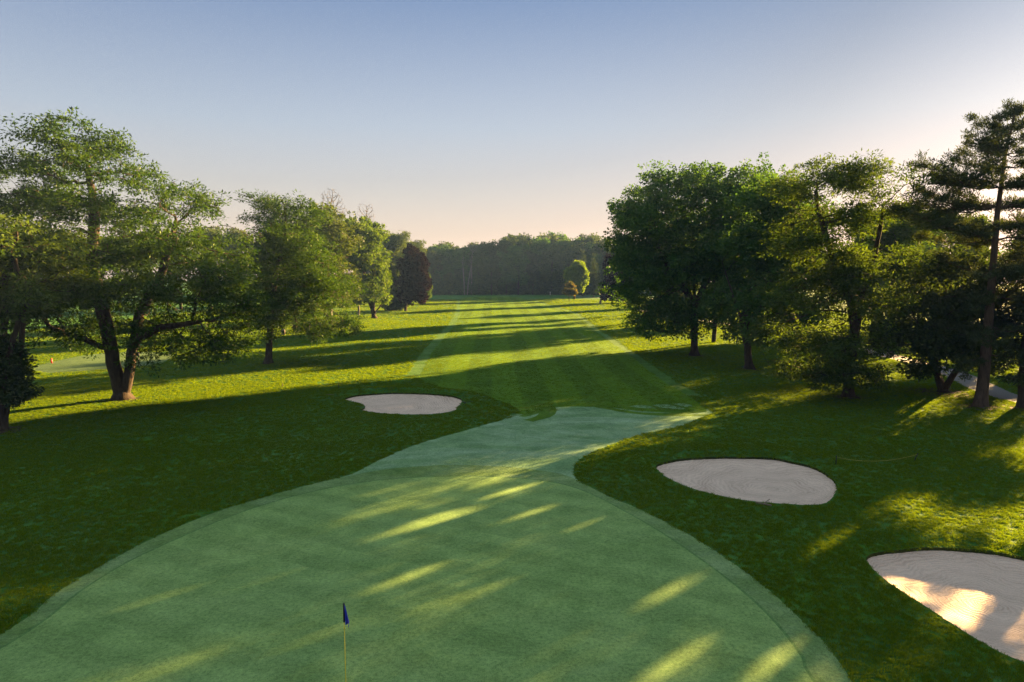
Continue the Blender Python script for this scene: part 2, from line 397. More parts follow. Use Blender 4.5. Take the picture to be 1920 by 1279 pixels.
# ------------------------------------------------------------------ grass tufts (uncountable: one object per kind of turf)
def tuft_mesh(name, blades, R, H, W, mat):
    V, F, t = [], [], []
    for i in range(blades):
        a = random.uniform(0, 6.283); r = R * math.sqrt(random.random()); x, y = r * math.cos(a), r * math.sin(a)
        h = H * random.uniform(0.55, 1.15); la = random.uniform(0, 6.283); ln = h * random.uniform(0.1, 0.8)
        w = W * random.uniform(0.7, 1.3); dx, dy = math.cos(la), math.sin(la); nx, ny = -dy * w, dx * w
        s = len(V)
        V += [(x - nx, y - ny, -0.01), (x + nx, y + ny, -0.01), (x + nx * .7 + dx * ln * .35, y + ny * .7 + dy * ln * .35, h * .62), (x + dx * ln, y + dy * ln, h)]
        F.append((s, s + 1, s + 2, s + 3)); t.append(random.random())
    o = mesh_obj(name, np.array(V), np.array(F), 4, mat, tint=t); tag(o, kind='stuff'); return o
def scatter(name, src, pts, scl, tilt=0.12):
    me = bpy.data.meshes.new(name); n = len(pts)
    me.vertices.add(n); me.vertices.foreach_set('co', np.ascontiguousarray(pts, np.float32).ravel())
    a = me.attributes.new('scl', 'FLOAT_VECTOR', 'POINT'); a.data.foreach_set('vector', np.ascontiguousarray(scl, np.float32).ravel())
    rot = np.c_[rng.normal(0, tilt, n), rng.normal(0, tilt, n), rng.uniform(0, 6.283, n)]
    a = me.attributes.new('rot', 'FLOAT_VECTOR', 'POINT'); a.data.foreach_set('vector', np.ascontiguousarray(rot, np.float32).ravel())
    o = bpy.data.objects.new(name, me); COL.objects.link(o); tag(o, kind='stuff')
    ng = bpy.data.node_groups.new(name, 'GeometryNodeTree')
    ng.interface.new_socket('Geometry', in_out='INPUT', socket_type='NodeSocketGeometry')
    ng.interface.new_socket('Geometry', in_out='OUTPUT', socket_type='NodeSocketGeometry')
    gi, go = ng.nodes.new('NodeGroupInput'), ng.nodes.new('NodeGroupOutput')
    oi = ng.nodes.new('GeometryNodeObjectInfo'); oi.inputs['Object'].default_value = src; oi.inputs['As Instance'].default_value = True
    mp = ng.nodes.new('GeometryNodeMeshToPoints')
    ip = ng.nodes.new('GeometryNodeInstanceOnPoints')
    na = ng.nodes.new('GeometryNodeInputNamedAttribute'); na.data_type = 'FLOAT_VECTOR'; na.inputs['Name'].default_value = 'scl'
    nr = ng.nodes.new('GeometryNodeInputNamedAttribute'); nr.data_type = 'FLOAT_VECTOR'; nr.inputs['Name'].default_value = 'rot'
    k = ng.links.new
    k(gi.outputs[0], mp.inputs['Mesh']); k(mp.outputs[0], ip.inputs['Points']); k(oi.outputs['Geometry'], ip.inputs['Instance'])
    k(nr.outputs['Attribute'], ip.inputs['Rotation']); k(na.outputs['Attribute'], ip.inputs['Scale']); k(ip.outputs[0], go.inputs[0])
    md = o.modifiers.new('scatter', 'NODES'); md.node_group = ng
    return o
M['blade'] = leaf_mat('grass_blade', (0.040, 0.105, 0.009), (0.148, 0.212, 0.007), 0.45, 0.0)
M['blade_short'] = leaf_mat('short_grass_blade', (0.060, 0.118, 0.005), (0.126, 0.192, 0.007), 0.45, 0.0, stripe=0.13)
def candidates(y0, y1, dens, margin=5.0):
    hw1 = (y1 * 0.98 + margin); n = int((y1 - y0) * 2 * hw1 * dens)
    hw1 = min(hw1, 75); n = int((y1 - y0) * 2 * hw1 * dens); X = rng.uniform(-hw1, hw1, n); Y = rng.uniform(y0, y1, n)
    k = np.abs(X) < Y * 0.98 + margin
    return X[k], Y[k]
def zone(y0, y1, dens, which):
    X, Y = candidates(y0, y1, dens)
    inl = inside(light_turf, X, Y); inf = inside(fairway, X, Y)
    if which == 'rough':
        k = ~(inl | inf | inside(path_poly, X, Y) | inside(other_green, X, Y) | inside(first_l, X, Y) | inside(first_r, X, Y))
        for b in bunkers:
            c = b.mean(0); nb = np.hypot(X - c[0], Y - c[1]) < 12
            kk = k[nb]; kk &= ~inside(b, X[nb], Y[nb]); k[nb] = kk
        for (x, y), r in SOIL:
            k &= (np.hypot(X - x, Y - y) / r) > rng.random(len(X)) * 1.1 + .15
    else:
        k = inf & ~(inl & (Y < 44))
    return X[k], Y[k]
def make_grass():
    reseed('grass')
    P, S = [], []
    for y0, y1, dens, w in ((4, 22, 95, 1.0), (22, 36, 62, 1.15), (36, 55, 34, 1.5), (55, 85, 15, 2.1), (85, 130, 6, 3.2), (130, 235, 1.6, 6.0)):
        X, Y = zone(y0, y1, dens, 'rough'); P.append(np.c_[X, Y, height(X, Y)])
        s = w * rng.uniform(0.8, 1.2, len(X)); hs = rng.uniform(0.7, 1.25, len(X)) * (1 + 0.18 * (w - 1)) * (0.92 + 0.16 * np.sin(X * 1.1 + np.sin(Y * .9)) ** 2)
        S.append(np.c_[s, s, hs])
    src = tuft_mesh('grass_tuft', 26, 0.11, 0.055, 0.0055, M['blade']); src.location = (-7.0, 33.0, hz(-7, 33))
    P, S = np.concatenate(P), np.concatenate(S)
    scatter('rough_grass', src, P, S); n = len(P)
    P, S = [], []
    for y0, y1, dens, w in ((42, 70, 22, 1.6), (70, 110, 9, 2.4), (110, 175, 3, 4.0), (175, 255, 1.3, 6.5)):
        X, Y = zone(y0, y1, dens, 'fair'); P.append(np.c_[X, Y, height(X, Y)])
        s = w * rng.uniform(0.8, 1.2, len(X)); S.append(np.c_[s, s, rng.uniform(0.7, 1.2, len(X)) * (1 + .15 * (w - 1))])
    src = tuft_mesh('fairway_tuft', 26, 0.12, 0.022, 0.006, M['blade_short']); src.location = (1.0, 52.0, hz(1, 52))
    P, S = np.concatenate(P), np.concatenate(S)
    scatter('fairway_grass', src, P, S); print('tufts', n, len(P))
make_grass()
print('grass', round(time.time() - T0, 1))

# ------------------------------------------------------------------ trees
def tubes(pos, par, rad, keep):
    """branch mesh: rings at every node joined to the parent's ring"""
    VV, FF, off = [], [], 0
    d = pos - pos[np.maximum(par, 0)]; l = np.linalg.norm(d, axis=1)
    root = par < 0
    d[root] = (0, 0, 1); l[root] = 1
    d = d / np.maximum(l, 1e-9)[:, None]
    ref = np.where(np.abs(d[:, 0:1]) < 0.9, np.array([[1., 0, 0]]), np.array([[0, 1., 0]]))
    s = np.cross(d, ref); s /= np.linalg.norm(s, axis=1)[:, None]; t = np.cross(d, s)
    for lo, hi, k in ((0.05, 99, 9), (0.0, 0.05, 3)):
        e = np.where((~root) & (rad >= lo) & (rad < hi) & keep)[0]
        if not len(e): continue
        p = par[e]; a = np.arange(k) * 2 * math.pi / k
        ca, sa = np.cos(a), np.sin(a)
        def ring(ix, r, fr):
            return pos[ix][:, None, :] + r[:, None, None] * (ca[None, :, None] * s[fr][:, None, :] + sa[None, :, None] * t[fr][:, None, :])
        big = lo > 0
        rp = np.where(root[p] | big, np.minimum(rad[p], rad[e] * 1.9 + 0.02), np.minimum(rad[p], rad[e] * 1.3))
        r0 = ring(p, rp, np.where(root[p], e, p) if big else e); r1 = ring(e, rad[e], e)
        v = np.concatenate([r0, r1], 1).reshape(-1, 3); n = len(e)
        base = (np.arange(n) * 2 * k)[:, None] + off
        i = np.arange(k); j = (i + 1) % k
        f = np.stack([base + i, base + j, base + k + j, base + k + i], -1).reshape(-1, 4)
        VV.append(v); FF.append(f); off += len(v)
    return np.concatenate(VV), np.concatenate(FF)

def grow(att, pos, par, step, kill, iters=160, wiggle=0.25, up=0.0):
    pos = [np.array(p, float) for p in pos]; par = list(par)
    P = np.array(pos); A = att
    d2 = ((A[:, None, :] - P[None]) ** 2).sum(-1); near = d2.argmin(1); nd = d2.min(1)
    alive = np.ones(len(A), bool); owner = np.zeros(len(A), int)
    for it in range(iters):
        dead = alive & (nd < kill * kill); owner[dead] = near[dead]; alive &= ~dead
        ix = np.where(alive)[0]
        if not len(ix): break
        P = np.array(pos)
        v = A[ix] - P[near[ix]]; v /= np.linalg.norm(v, axis=1)[:, None] + 1e-9
        n = len(pos); acc = np.zeros((n, 3)); np.add.at(acc, near[ix], v)
        u = np.unique(near[ix]); dr = acc[u]; dr /= np.linalg.norm(dr, axis=1)[:, None] + 1e-9
        dr += rng.normal(0, wiggle, dr.shape); dr[:, 2] += up; dr /= np.linalg.norm(dr, axis=1)[:, None]
        new = P[u] + dr * step
        s0 = len(pos); pos.extend(list(new)); par.extend(list(u))
        dd = ((A[ix][:, None, :] - new[None]) ** 2).sum(-1); m = dd.min(1); am = dd.argmin(1)
        bt = m < nd[ix]; nd[ix[bt]] = m[bt]; near[ix[bt]] = s0 + am[bt]
    owner[alive] = near[alive]
    return np.array(pos), np.array(par), owner

def radii(pos, par, base_r, tip=0.012, e=2.35):
    n = len(pos); r = np.zeros(n); acc = np.zeros(n)
    for i in range(n - 1, -1, -1):
        r[i] = max(tip, acc[i] ** (1 / e)) if acc[i] > 0 else tip
        if par[i] >= 0: acc[par[i]] += r[i] ** e
    root = np.where(par < 0)[0][0]
    k = base_r / r[root]
    return np.where(r > 0.03, 0.03 + (r - 0.03) * (base_r - 0.03) / max(1e-3, r[root] - 0.03), r * min(1, max(0.6, k)))

def cards(C, axis, normal, ln, wd, tint, fold=0.0):
    """rhombic leaf faces: centre of the stalk end, axis and side"""
    side = np.cross(normal, axis); side /= np.linalg.norm(side, axis=1)[:, None] + 1e-9
    nn = np.cross(axis, side)
    ln = ln[:, None]; wd = wd[:, None]
    v = np.stack([C, C + axis * ln * 0.45 + side * wd * 0.5 + nn * wd * fold, C + axis * ln, C + axis * ln * 0.45 - side * wd * 0.5 + nn * wd * fold], 1)
    f = np.arange(len(C) * 4).reshape(-1, 4)
    return v.reshape(-1, 3), f, tint
def unit(v): return v / (np.linalg.norm(v, axis=-1, keepdims=True) + 1e-9)

def sprays(C, out, n, R, flat, ln, wd, droop, up_bias, rnd, clump_sd=0.3, tilt=0.5):
    """leaf sprays: n leaves round each centre, flattened, lying outward"""
    m = len(C)
    o = np.repeat(unit(out * np.array([1, 1, 0.3]) + rng.normal(0, 0.3, out.shape)), n, 0)
    base = np.repeat(C, n, 0)
    g = rng.normal(0, 1, (m * n, 3)); g = unit(g) * (rng.random((m * n, 1)) ** 0.45)
    g[:, 2] *= flat
    Rv = np.repeat(R * rng.uniform(0.6, 1.25, m), n)[:, None]
    p = base + g * Rv
    p[:, 2] -= droop * (np.hypot(g[:, 0], g[:, 1]) ** 2) * Rv[:, 0]
    ax = unit(o * 0.5 + unit(g) * 0.9 + rng.normal(0, rnd, p.shape) - np.array([0, 0, droop * 0.7]))
    nm = unit(rng.normal(0, tilt, p.shape) + np.array([0, 0, up_bias]))
    tint = np.clip(np.repeat(rng.normal(0.5, clump_sd, m), n) + rng.normal(0, 0.14, m * n), 0, 1)
    k = rng.uniform(0.65, 1.3, m * n)
    return cards(p, ax, nm, ln * k, wd * k, tint)

KIND = {  # n leaves per spray, spray radius, flatness, leaf length, leaf width, droop, up bias, axis noise
    'locust': dict(n=30, R=0.56, flat=0.42, ln=0.25, wd=0.095, droop=0.45, up_bias=1.05, rnd=0.32, tilt=0.48),
    'maple': dict(n=28, R=0.60, flat=0.70, ln=0.25, wd=0.19, droop=0.15, up_bias=0.6, rnd=0.5, tilt=0.75),
    'dense': dict(n=22, R=0.7, flat=0.6, ln=0.34, wd=0.22, droop=0.3, up_bias=0.7, rnd=0.4, tilt=0.6),
    'spruce': dict(n=26, R=0.5, flat=0.35, ln=0.26, wd=0.06, droop=0.35, up_bias=0.8, rnd=0.3, tilt=0.5),
}
def sample_lobes(lobes, density, n_max, shell=0.5, clump=None, mixf=.6):
    vol = np.array([a * b * c for _, (a, b, c) in lobes]) * 4.19
    tot = int(min(n_max, vol.sum() * density)); cnt = np.maximum(6, (vol ** 0.8 / (vol ** 0.8).sum() * tot)).astype(int)
    out = []
    for (c, r), k in zip(lobes, cnt):
        if clump:
            per, sd, fl = clump; nc = max(2, k // per)
            g = unit(rng.normal(0, 1, (nc, 3))) * (rng.random((nc, 1)) ** shell)
            k1 = int(k * mixf); ctr = (np.array(c) + g * np.array(r))[rng.integers(0, nc, k1)]
            out.append(ctr + rng.normal(0, 1, (k1, 3)) * np.array([sd, sd, sd * fl]))
            g = unit(rng.normal(0, 1, (k - k1, 3))) * (rng.random((k - k1, 1)) ** shell)
            out.append(np.array(c) + g * np.array(r))
        else:
            g = unit(rng.normal(0, 1, (k, 3))) * (rng.random((k, 1)) ** shell)
            out.append(np.array(c) + g * np.array(r))
    return np.concatenate(out)

# gaps in the crowns at right that let the low sun through to the green and the rough
GAPS = [(gp(u, v), r) for u, v, r in ((900,830,.45),(1140,838,.3),(960,920,.45),(1000,960,.4),(800,980,.75),(700,1030,.5),(500,1080,.55),(770,1080,.4),(1090,985,.25),(900,1110,.35),(1250,1110,.5),(1250,1250,.5),(1450,1240,.38),(1550,1020,.75),(1700,1060,.6),(1740,1075,.5),(300,1120,.2))]
GAP_K = 0.6
SUN_D = np.array([math.sin(SUN_AZ) * math.cos(SUN_EL), math.cos(SUN_AZ) * math.cos(SUN_EL), math.sin(SUN_EL)])
def open_gaps(v, f, t, B):
    c = v.reshape(-1, 4, 3).mean(1) + B; keep = np.ones(len(c), bool)
    for (x, y), r in GAPS:
        w = c - np.array([x, y, 0]); d = np.linalg.norm(w - (w @ SUN_D)[:, None] * SUN_D, axis=1)
        keep &= d > r * GAP_K * rng.uniform(.7, 1.25, len(c))
    v = v.reshape(-1, 4, 3)[keep].reshape(-1, 3)
    return v, np.arange(len(v)).reshape(-1, 4), t[keep]
def make_tree(name, label, base_uv, lobes_px, stems, kind, leafm, barkm, base_r, cat='tree', group=None, n_att=2000, depth=None,
              zmin=0.8, step=0.42, scale_leaf=1.0, tips_bare=0.0, up=0.0, extra_bare=None, dens=9.0, Y=None, nleaf=None, thin=0.0):
    reseed(label)
    bx, by = gp(*base_uv)
    if Y is not None: by = Y; bx = ray(*base_uv)[0] * Y / ray(*base_uv)[1]
    bz = hz(bx, by)
    B = np.array([bx, by, bz])
    m = by / FPX
    lobes = []
    us = [l[0] for l in lobes_px]; W = (max(us) - min(us)) * m / 2 + 1.5; uc = (max(us) + min(us)) / 2
    Rd = depth if depth else W * 0.8
    for l in lobes_px:
        u, v, ru, rv = l[:4]
        c = wp(u, v, by) - B; r = (ru * m, (ru + rv) * 0.55 * m, rv * m)
        if len(l) > 4: lobes.append((c + np.array([0, l[4], 0]), r)); continue
        q = math.sqrt(max(0.05, 1 - ((u - uc) * m / (W + 1)) ** 2)) * Rd
        offs = [random.uniform(-0.25, 0.25) * q]
        if q > 2.2: offs = [-0.55 * q + random.uniform(-.8, .8), 0.5 * q + random.uniform(-.8, .8)]
        if q > 4.5: offs.append(random.uniform(-1, 1))
        for of in offs:
            lobes.append((c * np.array([1, 1, 1]) + np.array([random.uniform(-.3, .3), of, random.uniform(-.25, .25)]), tuple(x * random.uniform(.9, 1.05) for x in r)))
    A = sample_lobes(lobes, dens, n_att, clump={'locust': (18, .62, .62), 'maple': (15, .75, .85)}.get(kind) if by < 110 else None, mixf=.8 if kind == 'locust' else .6)
    A = A[A[:, 2] > zmin]
    pos, par = [np.zeros(3)], [-1]
    for st in stems:                       # each stem: list of (u, v, depth offset), starting at the foot
        prev = 0
        pts = [np.zeros(3)] + [wp(u, v, by) - B + np.array([0, dy, 0]) for u, v, dy in st]
        for a, b in zip(pts[:-1], pts[1:]):
            k = max(1, int(np.linalg.norm(b - a) / 0.5))
            for i in range(1, k + 1):
                pos.append(a + (b - a) * i / k + rng.normal(0, 0.02, 3)); par.append(prev); prev = len(pos) - 1
    P, par_, owner = grow(A, pos, par, step, step * 1.15, wiggle=0.22, up=up)
    rad = radii(P, par_, base_r)
    fl = np.exp(-np.maximum(P[:, 2], 0) / 0.45); big = rad > base_r * 0.35
    rad = np.where(big, rad * (1 + 0.45 * fl), rad)
    P[0, 2] = -0.15
    root = empty(name, B, label, cat, group)
    v, f = tubes(P, par_, rad, np.ones(len(P), bool))
    mesh_obj('trunk', v, f, 4, barkm, root, smooth=True)
    ctr = A.mean(0); out = unit(A - ctr * np.array([1, 1, 0.8]))
    k = dict(KIND[kind]); k['ln'] *= scale_leaf; k['wd'] *= scale_leaf
    if nleaf: k['n'] = nleaf
    AA = A
    if thin: keep = rng.random(len(A)) > thin; AA, out = A[keep], out[keep]
    v, f, t = sprays(AA, out, **k)
    if bx > 15 and by < 70: v, f, t = open_gaps(v, f, t, B)
    mesh_obj('crown', v, f, 4, leafm, root, tint=t)
    return root

M['bark_dark'] = bark_mat('dark_bark', (0.018, 0.014, 0.010), (0.066, 0.050, 0.037))
M['bark_grey'] = bark_mat('grey_bark', (0.07, 0.06, 0.052), (0.19, 0.165, 0.145))
M['bark_pale'] = bark_mat('pale_bark', (0.09, 0.085, 0.08), (0.20, 0.185, 0.17))
M['bark_pine'] = bark_mat('pine_bark', (0.03, 0.022, 0.017), (0.11, 0.08, 0.06))
M['locust'] = leaf_mat('locust_leaf', (0.018, 0.052, 0.007), (0.058, 0.112, 0.012), 0.36)
M['locust2'] = leaf_mat('locust_leaf_dark', (0.028, 0.062, 0.011), (0.076, 0.122, 0.017), 0.42)
M['maple'] = leaf_mat('maple_leaf', (0.026, 0.076, 0.018), (0.070, 0.145, 0.026), 0.40)
M['olive'] = leaf_mat('olive_leaf', (0.030, 0.055, 0.012), (0.072, 0.105, 0.020), 0.36)
M['dark'] = leaf_mat('dark_leaf', (0.022, 0.046, 0.014), (0.056, 0.086, 0.026), 0.34)
M['bright'] = leaf_mat('bright_leaf', (0.040, 0.085, 0.006), (0.082, 0.135, 0.009), 0.40)
M['young'] = leaf_mat('young_leaf', (0.075, 0.140, 0.014), (0.130, 0.205, 0.020), 0.42)
M['purple'] = leaf_mat('purple_leaf', (0.011, 0.006, 0.007), (0.026, 0.011, 0.012), 0.1, 0.0)
M['pine'] = leaf_mat('pine_needles', (0.026, 0.046, 0.018), (0.062, 0.082, 0.028), 0.25)
M['cedar'] = leaf_mat('cedar_leaf', (0.022, 0.045, 0.014), (0.055, 0.085, 0.024), 0.25)
M['orange'] = leaf_mat('orange_leaf', (0.040, 0.060, 0.012), (0.13, 0.105, 0.02), 0.4)

make_tree('honey_locust', 'tall spreading honey locust on a forked trunk, left of the left sand bunker', (230,752),
    [(150,262,75,32),(55,312,70,38),(215,318,70,42),(15,372,70,38),(125,385,85,40),(240,398,58,45),(345,372,48,38),(300,450,80,48),(384,452,48,38),(418,512,44,38),
     (200,475,85,45),(75,452,85,45),(120,548,95,42),(250,545,85,45),(355,540,85,48),(440,566,40,52),(310,612,60,30),(405,622,50,36),(135,612,66,28),(60,560,60,36),
     (345,668,32,22),(440,645,14,40),(105,652,45,22),(310,648,40,18),(382,652,34,24)],
    [[(224,722,0),(218,690,-.2),(213,650,-.3),(206,600,-.5),(188,500,-1),(178,400,0),(165,310,0)], [(238,722,0),(243,690,.1),(247,650,.2),(254,590,.5),(290,510,1),(330,420,0)], [(238,722,0),(243,690,.1),(248,655,0),(275,632,-1),(330,610,-2),(400,600,-2)],[(224,722,0),(218,690,-.2),(212,655,-.4),(190,635,-1.5),(130,610,-2)]],
    'locust', M['locust'], M['bark_dark'], 0.64, group='honey locusts', n_att=4200, depth=7.0, zmin=2.6)
print('t1', round(time.time() - T0, 1))
make_tree('honey_locust', 'slender honey locust on a single straight trunk on sunlit grass, behind the left bunker', (503,682),
    [(515,384,38,22),(565,403,45,30),(500,430,32,26),(540,460,60,40),(500,500,45,36),(590,480,45,36),(612,540,45,40),(555,545,60,40),(637,588,30,36),(592,602,40,32),(498,575,42,42),(486,538,26,34),(507,612,28,30)],
    [[(505,640,0),(508,580,0),(520,500,0),(535,430,0)],[(505,640,0),(508,590,0),(560,540,1),(600,500,1)]],
    'locust', M['locust'], M['bark_dark'], 0.42, group='honey locusts', n_att=3200, depth=5.5, zmin=2.6)
make_tree('honey_locust', 'broad airy honey locust with drooping lower boughs, left of the pine', (1590,745),
    [(1530,322,62,24),(1600,342,52,26),(1668,346,40,22),(1488,350,50,24),(1560,400,60,28),(1642,405,52,28),(1500,450,52,36),(1565,485,50,36),(1632,480,36,26),(1530,530,48,34),(1592,520,44,30),(1600,560,60,38),(1490,555,52,36),
     (1470,622,55,34),(1530,640,60,34),(1582,690,48,34),(1512,690,60,26),(1645,615,28,26),(1560,722,40,18,-1.5),(1640,705,25,22,-1)],
    [[(1592,690,0),(1604,640,0),(1590,570,-.5),(1560,480,0),(1530,380,0)],[(1592,690,0),(1604,640,0),(1622,560,.5),(1640,480,0),(1655,400,0)]],
    'locust', M['locust2'], M['bark_dark'], 0.40, group='honey locusts', n_att=2700, depth=5.0, zmin=1.0)
make_tree('maple', 'broad round maple nearest the fairway, leftmost of the right-hand trees', (1302,665),
    [(1180,400,45,28),(1230,358,45,32),(1292,343,50,28),(1350,340,50,28),(1410,350,50,32),(1170,450,36,36),(1240,428,60,40),(1322,420,60,42),(1400,430,50,45),(1190,500,46,40),(1260,510,60,45),(1340,500,60,45),
     (1188,560,40,32),(1250,578,60,36),(1322,585,52,32),(1222,608,40,20),(1280,625,40,16),(1212,394,40,24),(1270,388,44,26),(1335,384,44,26),(1390,390,40,26),(1205,474,40,24),(1300,466,46,28),(1372,472,44,28)],
    [[(1302,610,0),(1303,560,0),(1300,480,0)],[(1302,610,0),(1303,570,0),(1250,500,-1),(1220,440,-1)],[(1302,610,0),(1303,570,0),(1350,490,1),(1380,420,1)]],
    'maple', M['maple'], M['bark_dark'], 0.52, group='maples by the right rough', n_att=4200, depth=8.0, zmin=2.4)
make_tree('maple', 'leaning thick-trunked maple with open branching, between the round maple and the airy locust', (1405,692),
    [(1425,372,58,36),(1478,415,58,44),(1400,458,60,40),(1450,508,60,40),(1382,558,46,32),(1482,578,50,36),(1425,618,42,22),(1500,480,40,40)],
    [[(1402,650,0),(1392,600,0),(1420,520,0),(1430,440,0)],[(1402,650,0),(1392,605,0),(1370,560,-1),(1350,500,-1)],[(1402,650,0),(1398,610,0),(1440,570,1),(1470,480,1)]],
    'maple', M['maple'], M['bark_dark'], 0.46, group='maples by the right rough', n_att=2300, depth=5.5, zmin=2.2)
make_tree('bushy_tree', 'dark bushy tree on three splayed trunks, between the airy locust and the pine', (1768,738),
    [(1708,505,50,22),(1762,490,58,32),(1735,560,66,40),(1800,550,58,42),(1705,618,48,34),(1780,630,70,40),(1832,608,40,36),(1715,688,50,14,-1),(1690,655,40,26),(1830,672,30,20)],
    [[(1766,730,0),(1752,690,0),(1735,630,0)],[(1768,730,0),(1764,690,.6),(1765,620,.6)],[(1770,730,0),(1798,680,-.3),(1815,630,0)]],
    'dense', M['dark'], M['bark_dark'], 0.40, n_att=1700, depth=4.5, zmin=1.2, scale_leaf=0.75)
print('t6', round(time.time() - T0, 1))

def make_pine(name, label, base_uv, trunk_uv, tiers, leafm, base_r, group=None):
    """white pine: tiers = (u, v of the joint, [(tip u, tip v, depth of tip)...])"""
    reseed(label)
    bx, by = gp(*base_uv); bz = hz(bx, by); B = np.array([bx, by, bz])
    tp = [np.zeros(3)] + [wp(u, v, by) - B for u, v in trunk_uv]
    pos, par = [np.zeros(3)], [-1]; prev = 0
    for a, b in zip(tp[:-1], tp[1:]):
        k = max(1, int(np.linalg.norm(b - a) / 0.4))
        for i in range(1, k + 1): pos.append(a + (b - a) * i / k); par.append(prev); prev = len(pos) - 1
    ntr = len(pos); tr = np.array(pos); C, O = [], []
    rad_b = {}
    for ju, jv, tips in tiers:
        j = wp(ju, jv, by) - B; i0 = int(((tr - j) ** 2).sum(1).argmin())
        tips = tips + [(tu + (ju - tu) * random.uniform(.1, .4), tv + random.uniform(-14, 22), dy + random.choice((-1, 1)) * random.uniform(.5, 1.3)) for tu, tv, dy in tips if random.random() < .62]
        for tu, tv, dy in tips:
            tip = wp(tu, tv, by) - B + np.array([0, dy, 0]); a = tr[i0]; L_ = np.linalg.norm(tip - a)
            k = max(2, int(L_ / 0.35)); prev = i0; nodes = []
            for i in range(1, k + 1):
                t = i / k; p = a + (tip - a) * t; p[2] -= math.sin(t * math.pi) * 0.07 * L_ * (1 if tip[2] > a[2] else -.5)
                pos.append(p + rng.normal(0, .04, 3)); par.append(prev); prev = len(pos) - 1; nodes.append(prev)
            dirv = unit(tip - a); sd = unit(np.cross(dirv, (0, 0, 1)))
            for q, ni in enumerate(nodes):
                t = (q + 1) / k
                if t < 0.28: continue
                w = (0.25 + 0.95 * math.sin(min(1, (t - .2) / .8) * math.pi * 0.75 + .35)) * min(1.5, 0.26 * L_)
                if random.random() < .2: continue
                for s in (-1, 1):
                    e = pos[ni] + sd * s * w * random.uniform(.35, 1) + dirv * w * random.uniform(.1, .6) + np.array([0, 0, random.uniform(-.1, .42)])
                    mid = (pos[ni] + e) / 2 - np.array([0, 0, .04])
                    pos.append(mid); par.append(ni); pos.append(e); par.append(len(pos) - 2)
                    C += [e, mid]; O += [unit(e - pos[ni])] * 2
            C.append(tip); O.append(dirv)
    P = np.array(pos); par = np.array(par)
    rad = radii(P, par, base_r, tip=0.014)
    frac = np.clip(P[:ntr, 2] / P[:ntr, 2].max(), 0, 1); rad[:ntr] = base_r * (1 - frac * 0.88) * (1 + .4 * np.exp(-np.maximum(P[:ntr, 2], 0) / .4))
    P[0, 2] = -0.15
    root = empty(name, B, label, 'tree', group)
    v, f = tubes(P, par, rad, np.ones(len(P), bool)); mesh_obj('trunk', v, f, 4, M['bark_pine'], root, smooth=True)
    C, O = np.array(C), np.array(O)
    n = 42; m = len(C)      # needle brushes: thin blades radiating forward and up
    base = np.repeat(C, n, 0) + rng.normal(0, .16, (m * n, 3)) * np.array([1, 1, .6]); o = np.repeat(O, n, 0)
    ax = unit(o * .7 + rng.normal(0, .75, (m * n, 3)) + np.array([0, 0, .35]))
    nm = unit(rng.normal(0, 1, (m * n, 3)))
    tint = np.clip(np.repeat(rng.normal(.45, .25, m), n) + rng.normal(0, .12, m * n), 0, 1); k = rng.uniform(.7, 1.3, m * n)
    v, f, t = cards(base, ax, nm, .24 * k, .05 * k, tint); v, f, t = open_gaps(v, f, t, B); mesh_obj('crown', v, f, 4, leafm, root, tint=t)
    return root
make_pine('white_pine', 'tallest tree at right, a white pine with flat tiers of boughs', (1838,765),
    [(1845,700),(1850,640),(1862,500),(1870,400),(1885,290),(1900,225),(1906,197)],
    [(1903,212,[(1892,203,0),(1918,205,.4),(1905,206,-.8)]),
     (1896,248,[(1868,222,-.3),(1835,222,.4),(1925,228,.5),(1900,240,-1.4),(1900,240,1.4)]),
     (1888,285,[(1812,250,-.3),(1840,262,1.3),(1850,275,-1.5),(1935,255,.3),(1950,270,-.8),(1885,270,2.0)]),
     (1884,320,[(1803,298,.6),(1830,315,-1.5),(1945,300,.2),(1900,310,2.2),(1900,312,-2.0)]),
     (1878,350,[(1732,308,.2),(1760,335,-1.2),(1790,330,1.8),(1960,335,0),(1890,345,-2.4)]),
     (1872,385,[(1712,372,-.6),(1735,352,1.0),(1770,385,2.3),(1970,365,.6),(1950,380,-1.8),(1870,380,2.6)]),
     (1868,420,[(1692,392,.3),(1700,410,-1.5),(1780,400,2.5),(1985,400,-.3),(1960,410,2),(1850,420,-2.8)]),
     (1864,455,[(1745,442,.8),(1780,430,-1.8),(1790,412,.2),(1980,430,.5),(1960,452,-2.0),(1870,455,3)]),
     (1860,510,[(1770,480,1.0),(1800,520,-2.0),(1960,490,0.3),(1950,515,2.2),(1860,512,-3)]),
     (1856,560,[(1780,560,1.6),(1800,575,-1.5),(1955,540,-.8),(1930,560,2.0)]),
     (1852,620,[(1800,640,-1.6),(1790,615,1.2),(1920,610,-1.4),(1940,625,1.2)]),
     (1849,660,[(1790,690,-.8),(1900,672,-.8)])],
    M['pine'], 0.38)
make_tree('spruce', 'drooping dark spruce at the right edge, rightmost trunk beside the pine', (1918,768),
    [(1940,470,45,30),(1945,520,60,34),(1950,565,75,34),(1985,590,60,26),(1935,598,50,18),(1898,705,26,18,-1),(1930,650,50,20),(1975,660,40,20),(2020,640,50,26),(2035,560,52,36)],
    [[(1920,700,0),(1930,600,0),(1938,480,0)]], 'spruce', M['pine'], M['bark_dark'], 0.32, n_att=1050, depth=3.4, zmin=0.7, scale_leaf=1.3, nleaf=34)
